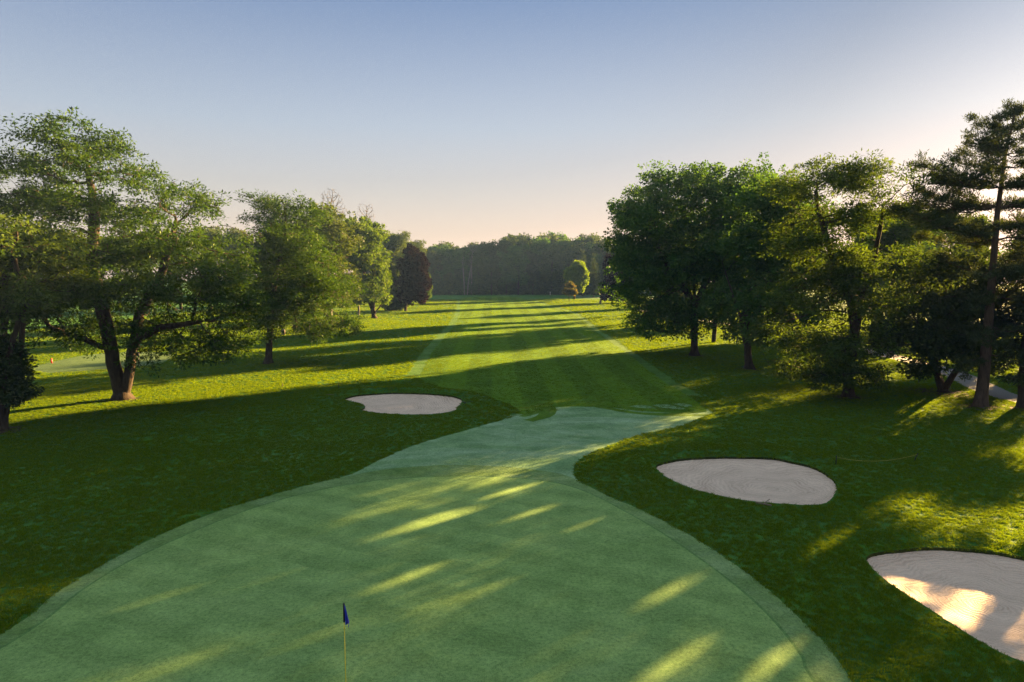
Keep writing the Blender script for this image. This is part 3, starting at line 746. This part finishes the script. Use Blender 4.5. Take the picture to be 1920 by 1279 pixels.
t0r = make_tree('ivy_tree', 'dark multi-stemmed tree at the left edge with an ivy skirt round its foot', (4,808),
    [(25,470,110,52),(68,540,85,36),(-60,500,100,80),(-20,580,90,40),(40,425,70,30)],
    [[(2,760,0),(6,680,0),(8,590,0),(10,520,0)],[(10,760,.2),(30,680,.3),(36,590,.3),(45,520,.4)],[(-6,760,0),(-14,690,0),(-30,580,0)],[(8,760,-.3),(20,690,-.4),(46,600,-.4),(70,550,-.4)]],
    'locust', M['locust2'], M['bark_dark'], 0.30, n_att=1300, depth=4.0, zmin=5.0)
def ivy():
    bx, by = gp(4, 808); B = np.array([bx, by, hz(bx, by)]); lob = []
    for u, v, ru, rv in ((20,690,40,40),(30,735,38,24),(-10,700,40,50),(8,650,40,22)):
        m = by / FPX; lob.append((wp(u, v, by) - B, (ru * m, ru * m * .9, rv * m)))
    A = sample_lobes(lob, 60, 900); k = dict(KIND['dense']); k.update(n=16, R=.28, ln=.17, wd=.12)
    v, f, t = sprays(A, unit(A - A.mean(0)), **k); mesh_obj('ivy', v, f, 4, M['cedar'], t0r, tint=t)
ivy()
print('near trees', round(time.time() - T0, 1))

# ---- middle distance
make_tree('maple', 'sunlit spreading maple on several splayed trunks, left of the dark cedar', (702,597),
    [(700,440,26,22),(668,430,40,24),(690,480,36,30),(650,480,40,34),(712,520,20,30),(680,540,42,28),(712,555,20,16),(650,545,40,30),(630,440,26,26)],
    [[(698,580,0),(690,555,0),(680,500,0)],[(704,585,0),(718,568,0),(712,530,1)],[(700,582,0),(702,555,-1),(700,480,0)]],
    'maple', M['bright'], M['bark_dark'], 0.55, n_att=1500, depth=7, zmin=2.5, step=.6, scale_leaf=1.7, dens=4)
make_tree('tall_tree', 'thin olive tree full of bare twigs, behind the slender locust', (620,622),
    [(620,420,40,22),(600,440,36,30),(640,450,30,30),(610,490,40,36),(632,540,40,30),(598,400,25,18)],
    [[(619,580,0),(615,500,0),(618,430,0)]], 'maple', M['olive'], M['bark_grey'], 0.34, n_att=1100, depth=5, zmin=4, step=.5, scale_leaf=1.3, dens=5, thin=.35)
make_tree('cedar', 'dark conical cedar with foliage down to the grass, left of the purple maple', (738,582),
    [(736,506,9,12),(737,528,15,14),(738,550,21,14),(739,570,24,11)], [[(738,550,0),(737,510,0)]],
    'dense', M['cedar'], M['bark_dark'], 0.3, n_att=700, zmin=.3, step=.6, scale_leaf=1.5, dens=5)
make_tree('purple_maple', 'dark purple-leaved maple standing alone at the left side of the far fairway', (760,583),
    [(772,474,12,13),(766,500,20,20),(785,495,16,20),(763,530,18,20),(785,530,18,24),(770,555,18,14),(792,556,11,12)],
    [[(762,565,0),(768,520,0),(772,480,0)]], 'maple', M['purple'], M['bark_dark'], 0.3, group='purple maples', n_att=900, zmin=1.6, step=.6, scale_leaf=1.9, dens=5)
make_tree('purple_maple', 'almost black purple maple half hidden behind the round maple at right', (1125,569),
    [(1150,500,16,24),(1160,530,22,22),(1145,540,16,16),(1165,555,22,12),(1135,552,10,11)],
    [[(1127,560,0),(1140,545,0)],[(1127,560,0),(1150,540,0),(1155,500,0)]], 'maple', M['purple'], M['bark_grey'], 0.3, group='purple maples', n_att=800, zmin=1.2, step=.7, scale_leaf=2.2, dens=4)
make_tree('young_maple', 'bright green young maple standing alone before the far wood, sunlit on its right side', (1077,561),
    [(1083,499,12,9),(1072,515,13,14),(1090,515,12,14),(1078,532,14,14),(1093,525,9,12),(1084,542,12,7)],
    [[(1077,548,0),(1080,515,0)]], 'maple', M['young'], M['bark_dark'], 0.3, n_att=1100, zmin=2, step=.7, scale_leaf=2.2, dens=4)
make_tree('sapling', 'small sapling with orange-tinged leaves in front of the bright young maple', (1067,565),
    [(1068,534,7,5),(1063,545,8,7),(1073,546,7,7)], [[(1067,553,0),(1068,538,0)]],
    'maple', M['orange'], M['bark_dark'], 0.10, n_att=350, zmin=1.5, step=.6, scale_leaf=1.9, dens=6)
make_tree('shrubby_tree', 'small bright sunlit tree peeping out right of the purple maple', (797,571),
    [(797,520,9,12),(798,540,10,12),(796,556,9,9)], [[(797,555,0),(797,525,0)]],
    'maple', M['bright'], M['bark_dark'], 0.18, n_att=400, zmin=1, step=.7, scale_leaf=2.0, dens=5)
def bare_tree(name, label, base_uv, lobes, stems, Y, base_r, barkm, n_att=500, leafy=None):
    reseed(label)
    bx = ray(*base_uv)[0] * Y / ray(*base_uv)[1]; B = np.array([bx, Y, hz(bx, Y)]); m = Y / FPX
    lob = [(wp(u, v, Y) - B, (ru * m, ru * m, rv * m)) for u, v, ru, rv in lobes]
    A = sample_lobes(lob, 60, n_att * 2, shell=.6)
    pos, par = [np.zeros(3)], [-1]
    for st in stems:
        prev = 0; pts = [np.zeros(3)] + [wp(u, v, Y) - B for u, v in st]
        for a, b in zip(pts[:-1], pts[1:]):
            k = max(1, int(np.linalg.norm(b - a) / .6))
            for i in range(1, k + 1): pos.append(a + (b - a) * i / k + rng.normal(0, .03, 3)); par.append(prev); prev = len(pos) - 1
    P, pr, _ = grow(A, pos, par, .45, .45, wiggle=.10, up=.12)
    rad = np.maximum(radii(P, pr, base_r, tip=.024), .024); rad[P[:, 2] > P[:, 2].max() * .72] = np.minimum(rad, .05)[P[:, 2] > P[:, 2].max() * .72]; root = empty(name, B, label, 'tree')
    v, f = tubes(P, pr, rad, np.ones(len(P), bool)); mesh_obj('trunk', v, f, 4, barkm, root, smooth=True)
    return root
bare_tree('dead_tree', 'tall dead tree whose bare fan of twigs tops the trees at left', (614,600), [(622,372,22,20),(612,400,18,18),(640,395,14,20)],
    [[(614,500),(616,430),(620,390)]], 128, .2, M['bark_grey'], 420)
bare_tree('dead_tree', 'shorter dead tree with bare twigs leaning right above the sunlit maple', (672,590), [(690,400,14,20),(676,395,8,18),(697,410,8,12)],
    [[(674,500),(680,430),(686,405)]], 140, .22, M['bark_grey'], 260)
bare_tree('dead_tree', 'far dead tree whose bare crown pokes above the hazy wood', (884,551), [(880,458,7,6),(891,458,9,9),(887,470,6,6)],
    [[(884,500),(886,470)]], 285, .3, M['bark_grey'], 200)
print('mid trees', round(time.time() - T0, 1))

reseed('kinds')
# ---- trees known by kind only: grown once, then copied
def proto(name, kind, leafm, barkm, H, R, trunk_h, base_r, n_att, leaf, label, cat, group, shape='round', step=.8, nleaf=None):
    reseed(name + label + str(R)); lob = []
    if shape == 'round':
        for i in range(16):
            a = random.uniform(0, 6.28); q = random.random() ** .6; z = trunk_h + (H - trunk_h) * (.15 + .72 * random.random())
            k = math.sin(math.pi * min(.97, max(.12, (z - trunk_h) / (H - trunk_h) * .82 + .12)))
            lob.append((np.array([q * R * .7 * k * math.cos(a), q * R * .7 * k * math.sin(a), z]), (R * .38, R * .38, (H - trunk_h) * .13)))
        for i in range(6):
            a = i * 1.05 + random.random(); q = R * random.uniform(.2, .62); lob.append((np.array([q * math.cos(a), q * math.sin(a), H * random.uniform(.78, .92)]), (R * .32, R * .32, H * .075)))
    else:
        for i in range(9):
            t = i / 8; z = trunk_h + (H - trunk_h) * t
            lob.append((np.array([0, 0, z]), (R * (1 - t * .88), R * (1 - t * .88), (H - trunk_h) * .06)))
    A = sample_lobes(lob, 50, n_att)
    pos, par = [np.zeros(3)], [-1]
    top = H * (.55 if shape == 'round' else .93); k = int(top / .8)
    for i in range(1, k + 1): pos.append(np.array([.12 * math.sin(i * .5), .1 * math.cos(i * .7), top * i / k])); par.append(len(pos) - 2)
    P, pr, _ = grow(A, pos, par, step, step * 1.1, wiggle=.2)
    rad = radii(P, pr, base_r, tip=.02); P[0, 2] = -.2
    root = empty(name, (0, 0, 0), label, cat, group)
    v, f = tubes(P, pr, rad, rad > .03); mesh_obj('trunk', v, f, 4, barkm, root, smooth=True)
    kk = dict(KIND[kind]); kk['ln'] *= leaf; kk['wd'] *= leaf; kk['R'] *= 1.5
    if nleaf: kk['n'] = nleaf
    v, f, t = sprays(A, unit(A - A.mean(0) * np.array([1, 1, .8])), **kk); mesh_obj('crown', v, f, 4, leafm, root, tint=t)
    return root
_used = set()
def place(p, x, y, s=1.0, sz=1.0, label=None, group=None, leafm=None):
    if p.name not in _used:
        o = p; _used.add(p.name)
    else:
        o = p.copy(); COL.objects.link(o)
        for ch in p.children:
            c = ch.copy(); COL.objects.link(c); c.parent = o
    o.location = (x, y, hz(x, y) if abs(y) < 330 else 0); o.scale = (s, s, s * sz); o.rotation_euler = (0, 0, random.uniform(0, 6.28))
    if label: o['label'] = label
    if group: o['group'] = group
    return o
WOOD, WOODG = 'hazy dark tree in the dense wood closing the far end of the fairway', 'trees of the far wood'
pA = proto('wood_tree', 'maple', M['olive'], M['bark_dark'], 22, 5.5, 4, .38, 620, 2.4, WOOD, 'tree', WOODG, nleaf=13)
pB = proto('wood_tree', 'maple', M['maple'], M['bark_dark'], 22, 5.0, 3, .38, 620, 2.4, WOOD, 'tree', WOODG, nleaf=13)
pC = proto('wood_tree', 'maple', M['dark'], M['bark_dark'], 22, 5.8, 3, .38, 620, 2.4, WOOD, 'tree', WOODG, nleaf=13)
pS = proto('spruce', 'spruce', M['cedar'], M['bark_dark'], 20, 4.2, 2.5, .36, 620, 2.6, 'grey-green spruce', 'tree', 'spruces before the far wood', shape='cone', nleaf=16)
pL = proto('broadleaf_tree', 'maple', M['olive'], M['bark_dark'], 19, 5.8, 3.6, .40, 1100, 1.5, 'tree', 'tree', None, step=.7, nleaf=18)
pM = proto('broadleaf_tree', 'maple', M['maple'], M['bark_dark'], 19, 5.6, 3.2, .40, 1100, 1.5, 'tree', 'tree', None, step=.7, nleaf=18)
pK = proto('broadleaf_tree', 'locust', M['bright'], M['bark_grey'], 18, 5.8, 3.4, .36, 1000, 1.5, 'tree', 'tree', None, step=.7, nleaf=18)
print('protos', round(time.time() - T0, 1))
# far wood, outline following the photo: (photo u, photo v of the top)
top = lambda u: np.interp(u, [600,790,830,870,905,935,950,970,1000,1040,1075,1110,1145,1250], [462,459,460,461,463,463,452,443,442,438,445,450,458,462])
def wood():
    reseed('wood')
    for row, (Y, sp, dz) in enumerate(((283, 6.0, .93), (291, 5.4, 1.0), (300, 5.8, 1.03), (309, 6.5, 1.0), (318, 7, 1.0))):
        x = -62.0 - row * 2
        while x < 66:
            xx = x + random.uniform(-1.4, 1.4); u = 960 + FPX * xx / Y
            Ht = (wp(u, top(u), Y)[2]) * dz * random.uniform(.80, 1.07)
            if row == 0: Ht *= random.choice((.62, .8, .95, 1.0))
            s = Ht / 22; p = random.choice((pA, pB, pC)); place(p, xx, Y + random.uniform(-2.5, 2.5), s * random.uniform(.95, 1.15), 1 / random.uniform(.95, 1.15))
            x += sp
wood()
place(pC, 64, 202, .85)  # hidden tree outside the wood, added to cast a thin shadow across the fairway
def undergrowth():
    n = 5200; X = rng.uniform(-70, 74, n); Y = 280.5 + rng.random(n) ** 1.2 * 22; Z = rng.random(n) ** 1.1 * (5 + 3.5 * np.sin(X * .21) ** 2)
    C = np.c_[X, Y, Z]; k = dict(KIND['maple']); k.update(n=14, R=1.2, ln=.6, wd=.5)
    v, f, t = sprays(C, np.tile([0., -1, 0], (n, 1)), **k); tag(mesh_obj('undergrowth', v, f, 4, M['dark'], tint=t), kind='stuff')
undergrowth()
def at(u, v):
    x, y = gp(u, v); return x, y
for (u, v, ht, lab) in ((1092,556,17,'tall grey-green spruce behind the bright young maple'), (1113,558,15.5,'wide grey spruce with a clear trunk, between the young maple and the black-purple maple'), (1131,553,16,'pale spruce farthest right before the far wood')):
    x, y = at(u, v); place(pS, x, y, ht / 20, 1.0, lab)
x, y = at(982, 550.5); place(pS, x, y, .62, 1.25, 'slim pale-trunked conifer in front of the middle of the far wood')
for u, du, lab in ((871, -3, 'straight pale trunk of a tree at the left front of the far wood'), (876, 7, 'leaning pale trunk of a tree at the left front of the far wood')):
    bare_tree('pale_tree', lab, (u, 551.3), [(u + du, 490, 6, 12)], [[(u + du * .3, 530), (u + du, 500)]], 279, .20, M['bark_pale'], 60)
# left, middle and back
for u, v, ht, p, lab in ((532,628,15,pK,'tree with a pale grey trunk, directly behind the slender locust'),
        (554,621,17,pL,'dark forked tree behind the slender locust, between two grey trunks'),
        (577,628,16,pK,'tree with a thin pale trunk, right of the forked tree behind the slender locust'),
        (590,613,15,pM,'dark trunked tree in the back of the group behind the slender locust')):
    x, y = at(u, v); place(p, x, y, ht / 19, 1.0, lab, 'trees behind the slender locust')
for u, Y, vt, p, lab in ((745,196,432,pL,'tall rounded tree rising behind the cedar and the purple maple'), (718,205,434,pM,'round-headed tree behind the sunlit maple'),
        (775,222,447,pL,'hazy rounded tree farthest along the left side of the fairway')):
    x = (u - 960) / FPX * Y; ht = wp(u, vt, Y)[2]; place(p, x, Y, ht / 19, 1.0, lab, 'rounded trees along the left of the fairway')
reseed('left line')
LB = 'shaded tree in the line closing off the neighbouring hole at far left'
for i, u in enumerate((-60, 0, 55, 110, 165, 225, 285, 340, 395, 450, 500)):
    Y = 165 + random.uniform(-4, 14); x = (u - 960) / FPX * Y; place(random.choice((pL, pM)), x, Y, random.uniform(.85, 1.08), 1, LB, 'trees closing the neighbouring hole')
# right, behind the first row
reseed('right line')
RB = 'backlit tree standing behind the path at right'
for x, y, s in ((34,90,.8),(47.5,83,.9),(52,98,1.0),(40.6,73,.9),(58,70,.74),(63,82,.80),(57,53,.92),(69,60,1.0),(54,100,.9),(84,104,1.0),(66,100,1.0),(78,66,1.0),(65,120,1.0),(72,117,1.05),(79,121,1.05),(58,108,.9)):
    place(random.choice((pL, pM, pK)), x, y, s, 1, RB, 'backlit trees behind the path')
x, y = at(1338, 641); place(pM, x, y, .72, 1.2, 'tree with a slim dark trunk seen between the two maples at right', None)
x, y = 39.5, 126; place(pL, x, y, .9, 1, 'farther slim trunk standing on the sunlit strip between the two maples', None)
SB = 'tree along the right of the fairway, hidden behind the round maple'
for x, y, s in ((29,120,.9),(33,131,1.0),(31,143,.95),(36,156,1.0),(40,125,1.0),(38,117.5,.8)):
    place(random.choice((pL, pM)), x, y, s, 1, SB, 'trees along the right of the fairway')
place(pM, 39.7, 42.5, .97, 1.08, 'tree beyond the right edge of the picture shading the green', 'trees beyond the right edge')
OB = 'tree beyond the right edge of the picture shading the green'
for x, y, s in ((50,36,.95),(60,44,1.0),(58,30,1.0),(66,22,1.0),(52,24,.85),(72,36,1.0)):
    place(random.choice((pL, pM)), x, y, s, 1, OB, 'trees beyond the right edge')
print('placed', round(time.time() - T0, 1))

reseed('small')
# ------------------------------------------------------------------ small things
def tube_obj(name, pts, r, mat, parent=None, k=8, cap=True):
    pts = np.array(pts, float); n = len(pts); d = np.gradient(pts, axis=0); d = unit(d)
    ref = np.where(np.abs(d[:, 2:3]) < .9, np.array([[0, 0, 1.]]), np.array([[1., 0, 0]]))
    s = unit(np.cross(d, ref)); t = np.cross(d, s); a = np.arange(k) * 2 * math.pi / k
    r = np.broadcast_to(np.asarray(r, float), (n,))
    v = (pts[:, None] + r[:, None, None] * (np.cos(a)[None, :, None] * s[:, None] + np.sin(a)[None, :, None] * t[:, None])).reshape(-1, 3)
    f = [(i * k + j, i * k + (j + 1) % k, (i + 1) * k + (j + 1) % k, (i + 1) * k + j) for i in range(n - 1) for j in range(k)]
    c0, c1 = len(v), len(v) + 1; v = np.r_[v, pts[:1], pts[-1:]]
    f += [(c0, (j + 1) % k, j, j) for j in range(k)] + [(c1, (n - 1) * k + j, (n - 1) * k + (j + 1) % k, (n - 1) * k + (j + 1) % k) for j in range(k)]
    me = bpy.data.meshes.new(name); me.from_pydata([tuple(x) for x in v], [], [tuple(dict.fromkeys(q)) for q in f]); me.update()
    for p in me.polygons: p.use_smooth = True
    me.materials.append(mat); o = bpy.data.objects.new(name, me); COL.objects.link(o)
    if parent: o.parent = parent
    return o
M['yellow'] = plain_mat('yellow_fibreglass', (0.46, 0.40, 0.015), .5)
M['blue'] = plain_mat('blue_flag_cloth', (0.012, 0.028, 0.42), .7)
M['black'] = plain_mat('black_cloth', (0.008, 0.008, 0.010), .7)
M['white'] = plain_mat('white_paint', (0.75, 0.76, 0.72), .5)
M['stake'] = plain_mat('green_black_paint', (0.008, 0.014, 0.010), .6)
M['rope'] = plain_mat('yellow_rope', (0.30, 0.26, 0.03), .8)
M['red'] = plain_mat('red_paint', (0.45, 0.03, 0.02), .5)
M['wood'] = plain_mat('weathered_wood', (0.20, 0.15, 0.10), .8)
def flagstick():
    Yf = 11.9; top_ = wp(644.5, 1131, Yf); x = top_[0]; H = top_[2]; z0 = hz(x, Yf)
    r = empty('flagstick', (x, Yf, z0), 'yellow flagstick with a limp blue flag on the putting green', 'flagstick')
    tube_obj('pole', [(0, 0, -.05), (0, 0, .5), (0, 0, 1.2), (0, 0, H - z0)], [.009, .009, .0085, .008], M['yellow'], r)
    tube_obj('ferrule', [(0, 0, H - z0 - .49), (0, 0, H - z0 - .47)], [.013, .013], M['yellow'], r)
    tube_obj('flag_sleeve', [(0, 0, H - z0 - .36), (0, 0, H - z0 - .27), (0, 0, H - z0 - .0)], [.017, .018, .017], M['black'], r, 10)
    # limp cloth: folds hanging against the pole, longest at its outer corner
    nu, nv = 15, 18; V = []; Fq = []
    for i in range(nu):
        a = i / (nu - 1)
        for j in range(nv):
            b = j / (nv - 1)
            spread = .010 + .085 * b ** 1.25 * (1 - .25 * (b > .93))
            xx = .012 + spread * a * (1.0 + .05 * math.sin(b * 7))
            yy = (.030 + .045 * b) * math.sin(a * 9.0 + b * 1.4) * min(1, a * 3)
            zz = H - z0 - .012 - a * .07 * (1 - b) - b * (.335 + .085 * max(0, math.sin((a - .25) * 2.4)) )
            V.append((xx, yy, zz))
    Fq = [(i * nv + j, i * nv + j + 1, (i + 1) * nv + j + 1, (i + 1) * nv + j) for i in range(nu - 1) for j in range(nv - 1)]
    o = mesh_obj('flag', np.array(V), np.array(Fq), 4, M['blue'], r, smooth=True)
    md = o.modifiers.new('thickness', 'SOLIDIFY'); md.thickness = .002
    a = np.linspace(0, 6.283, 20)[:-1]
    tube_obj('hole_cup', [(0, 0, -.1), (0, 0, .0035)], [.054, .054], M['black'], r, 20)
flagstick()
def far_flag():
    x, y = gp(1031.5, 558.2)
    r = empty('flagstick', (x, y, hz(x, y)), 'distant white marker pole on the shaded grass before the far wood', 'marker pole')
    tube_obj('pole', [(0, 0, -.1), (0, 0, 1.0)], .05, M['stake'], r); tube_obj('upper_pole', [(0, 0, 1.0), (0, 0, 2.2)], .07, M['white'], r)
far_flag()
def stake(u, v, h, label, lean=0.0, group=None, loop=True):
    x, y = gp(u, v); r = empty('rope_stake', (x, y, hz(x, y)), label, 'stake', group)
    tube_obj('shaft', [(0, 0, -.12), (lean * h * .5, 0, h * .5), (lean * h, 0, h)], [.022, .022, .020], M['stake'], r)
    tube_obj('cap', [(lean * h, 0, h), (lean * h * 1.03, 0, h + .03)], [.028, .024], M['stake'], r)
    return x + lean * h, y, hz(x, y) + h
sg = 'rope stakes'
stake(530, 728.5, .32, 'dark stake at the sunlit strip, the farther one left of the left bunker', 0, sg)
stake(635, 730.5, .42, 'dark stake just behind the left tip of the left bunker', 0, sg)
a = stake(1567, 876, .40, 'upright dark stake holding the left end of the yellow rope', .02, sg)
b = stake(1713.5, 865, .36, 'leaning dark stake holding the right end of the yellow rope', .45, sg)
pts = []
for i in range(33):
    t = i / 32; x, y = a[0] + (b[0] - a[0]) * t, a[1] + (b[1] - a[1]) * t
    z = (a[2] - .03) + (b[2] - a[2]) * t - .62 * 4 * t * (1 - t) * .42; pts.append((x, y, max(z, hz(x, y) + .03)))
tag(tube_obj('rope', pts, .009, M['rope']), 'thin yellow rope sagging between two dark stakes beside the oval bunker', 'rope')
def rake(u, v, ang, label, L_=1.5, mat='stake'):
    x, y = gp(u, v); r = empty('bunker_rake', (x, y, hz(x, y)), label, 'rake', 'bunker rakes'); r.rotation_euler = (0, 0, ang)
    tube_obj('handle', [(0, 0, .07), (L_ * .5, 0, .08), (L_, 0, .06)], .018, M[mat], r)
    tube_obj('rake_head', [(-.02, -.3, .07), (-.03, 0, .08), (-.02, .3, .07)], .028, M[mat], r)
    for k in range(9): tube_obj('tine', [(-.02, -.28 + k * .07, .07), (-.04, -.28 + k * .07, -.01)], .008, M[mat], r, 5)
rake(871, 755, .35, 'dark rake lying in the grass right of the left bunker')
rake(1432, 947.5, .9, 'pale-handled rake lying at the near edge of the oval bunker', .7, 'wood')
def stick(u, v, ang, L_, label):
    x, y = gp(u, v); o = tube_obj('fallen_stick', [(0, 0, .03), (L_ * .4, .05, .06), (L_, 0, .04)], [.02, .016, .008], M['wood'])
    o.location = (x, y, hz(x, y)); o.rotation_euler = (0, 0, ang); tag(o, label, 'stick')
stick(612, 747, .1, .55, 'short fallen stick on the shaded grass left of the left bunker')
def marker(u, v, mat, label):
    x, y = gp(u, v); r = empty('tee_marker', (x, y, hz(x, y)), label, 'marker')
    tube_obj('marker_post', [(0, 0, 0), (0, 0, .2), (0, 0, .4)], [.09, .09, .08], M[mat], r); tube_obj('marker_cap', [(0, 0, .4), (0, 0, .46)], [.10, .05], M[mat], r)
marker(97, 682, 'red', 'small red marker on the pale neighbouring green left of the forked locust')
marker(203, 681, 'red', 'small orange-red marker close against the left side of the forked trunk')
x, y = gp(260, 686); r = empty('ball_washer', (x, y, hz(x, y)), 'dark post with a round head just right of the forked locust trunk', 'ball washer')
tube_obj('post', [(0, 0, -.1), (0, 0, .55), (0, 0, 1.1)], .05, M['stake'], r)
tube_obj('washer_body', [(0, 0, 1.0), (0, 0, 1.1), (0, 0, 1.3), (0, 0, 1.38)], [.09, .16, .16, .07], M['stake'], r, 12)

# ------------------------------------------------------------------ air, sky, sun, camera
def haze_box():
    x0, x1, y0, y1, z0, z1 = -440, 440, -70, 710, -1.2, 34.0
    v = np.array([(x, y, z) for z in (z0, z1) for x, y in ((x0, y0), (x1, y0), (x1, y1), (x0, y1))])
    f = np.array([(0, 3, 2, 1), (4, 5, 6, 7), (0, 1, 5, 4), (1, 2, 6, 5), (2, 3, 7, 6), (3, 0, 4, 7)])
    m, nt, out = new_mat('morning_haze')
    vol = nt.nodes.new('ShaderNodeVolumePrincipled'); vol.inputs['Density'].default_value = HAZE_D
    vol.inputs['Color'].default_value = (0.32, 0.54, 1.0, 1); vol.inputs['Anisotropy'].default_value = -0.15
    L(nt, vol.outputs[0], out.inputs['Volume'])
    tag(mesh_obj('haze', v, f, 4, m), kind='stuff')
HAZE_D = 0.00024
haze_box()
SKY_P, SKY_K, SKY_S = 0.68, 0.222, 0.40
SKY_TINT = [(0.0, (2.3, 1.69, 1.48)), (0.05, (2.02, 1.56, 1.41)), (0.11, (1.70, 1.46, 1.40)), (0.2, (1.26, 1.28, 1.40)), (0.36, (.56, .73, 1.05)), (0.5, (.85, .98, 1.15)), (0.8, (1.62, 1.78, 1.72))]  # zenith stops, out of view, are brightened to lift the ambient light
w = bpy.data.worlds.new('World'); SC.world = w; w.use_nodes = True; nt = w.node_tree
for n in list(nt.nodes): nt.nodes.remove(n)
out = nt.nodes.new('ShaderNodeOutputWorld'); bg = nt.nodes.new('ShaderNodeBackground')
sky = nt.nodes.new('ShaderNodeTexSky'); sky.sky_type = 'NISHITA'; sky.sun_disc = False
sky.sun_elevation = SUN_EL; sky.sun_rotation = SUN_AZ
sky.air_density, sky.dust_density, sky.ozone_density, sky.altitude = 1.0, 1.2, 1.5, 100
# evens out the sky's range (a bright glow round the sun, a dim zenith) and warms it towards the horizon
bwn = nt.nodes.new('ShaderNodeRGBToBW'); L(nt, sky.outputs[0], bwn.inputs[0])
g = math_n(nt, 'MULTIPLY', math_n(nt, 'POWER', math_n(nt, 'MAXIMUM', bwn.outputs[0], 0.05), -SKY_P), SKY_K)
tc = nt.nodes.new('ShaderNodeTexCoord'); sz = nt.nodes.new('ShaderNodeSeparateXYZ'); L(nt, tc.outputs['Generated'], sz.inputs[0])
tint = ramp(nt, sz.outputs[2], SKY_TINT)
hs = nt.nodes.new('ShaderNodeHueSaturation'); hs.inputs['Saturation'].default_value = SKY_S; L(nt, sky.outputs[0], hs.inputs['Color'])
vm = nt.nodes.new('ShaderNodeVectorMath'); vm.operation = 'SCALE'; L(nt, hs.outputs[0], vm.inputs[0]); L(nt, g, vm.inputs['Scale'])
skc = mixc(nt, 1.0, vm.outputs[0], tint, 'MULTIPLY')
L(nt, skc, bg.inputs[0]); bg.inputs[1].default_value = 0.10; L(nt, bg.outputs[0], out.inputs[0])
sun = bpy.data.lights.new('sun', 'SUN'); sun.energy = 5.0; sun.color = (1.0, .62, .24); sun.angle = math.radians(.55)
so = bpy.data.objects.new('sun', sun); COL.objects.link(so)
dirv = Vector((math.sin(SUN_AZ) * math.cos(SUN_EL), math.cos(SUN_AZ) * math.cos(SUN_EL), math.sin(SUN_EL)))
so.rotation_euler = dirv.to_track_quat('Z', 'Y').to_euler(); so.location = dirv * 300
cam = bpy.data.cameras.new('camera'); cam.lens = 24; cam.sensor_width = 36; cam.clip_end = 3000; cam.clip_start = .1
co = bpy.data.objects.new('camera', cam); COL.objects.link(co); co.location = (0, 0, CAM_H); co.rotation_euler = (math.pi / 2 - PITCH, 0, 0)
SC.camera = co
vs = SC.view_settings; vs.view_transform = 'Standard'; vs.look = 'None'; vs.gamma = 1; vs.exposure = 3.6
SC.render.engine = 'CYCLES'; c = SC.cycles
c.max_bounces = 6; c.diffuse_bounces = 3; c.glossy_bounces = 1; c.transmission_bounces = 4; c.volume_bounces = 0; c.transparent_max_bounces = 8
c.use_denoising = True; c.denoiser = 'OPENIMAGEDENOISE'; c.sample_clamp_indirect = 6
try: c.denoising_prefilter = 'NONE'
except Exception: pass
print('done', round(time.time() - T0, 1))
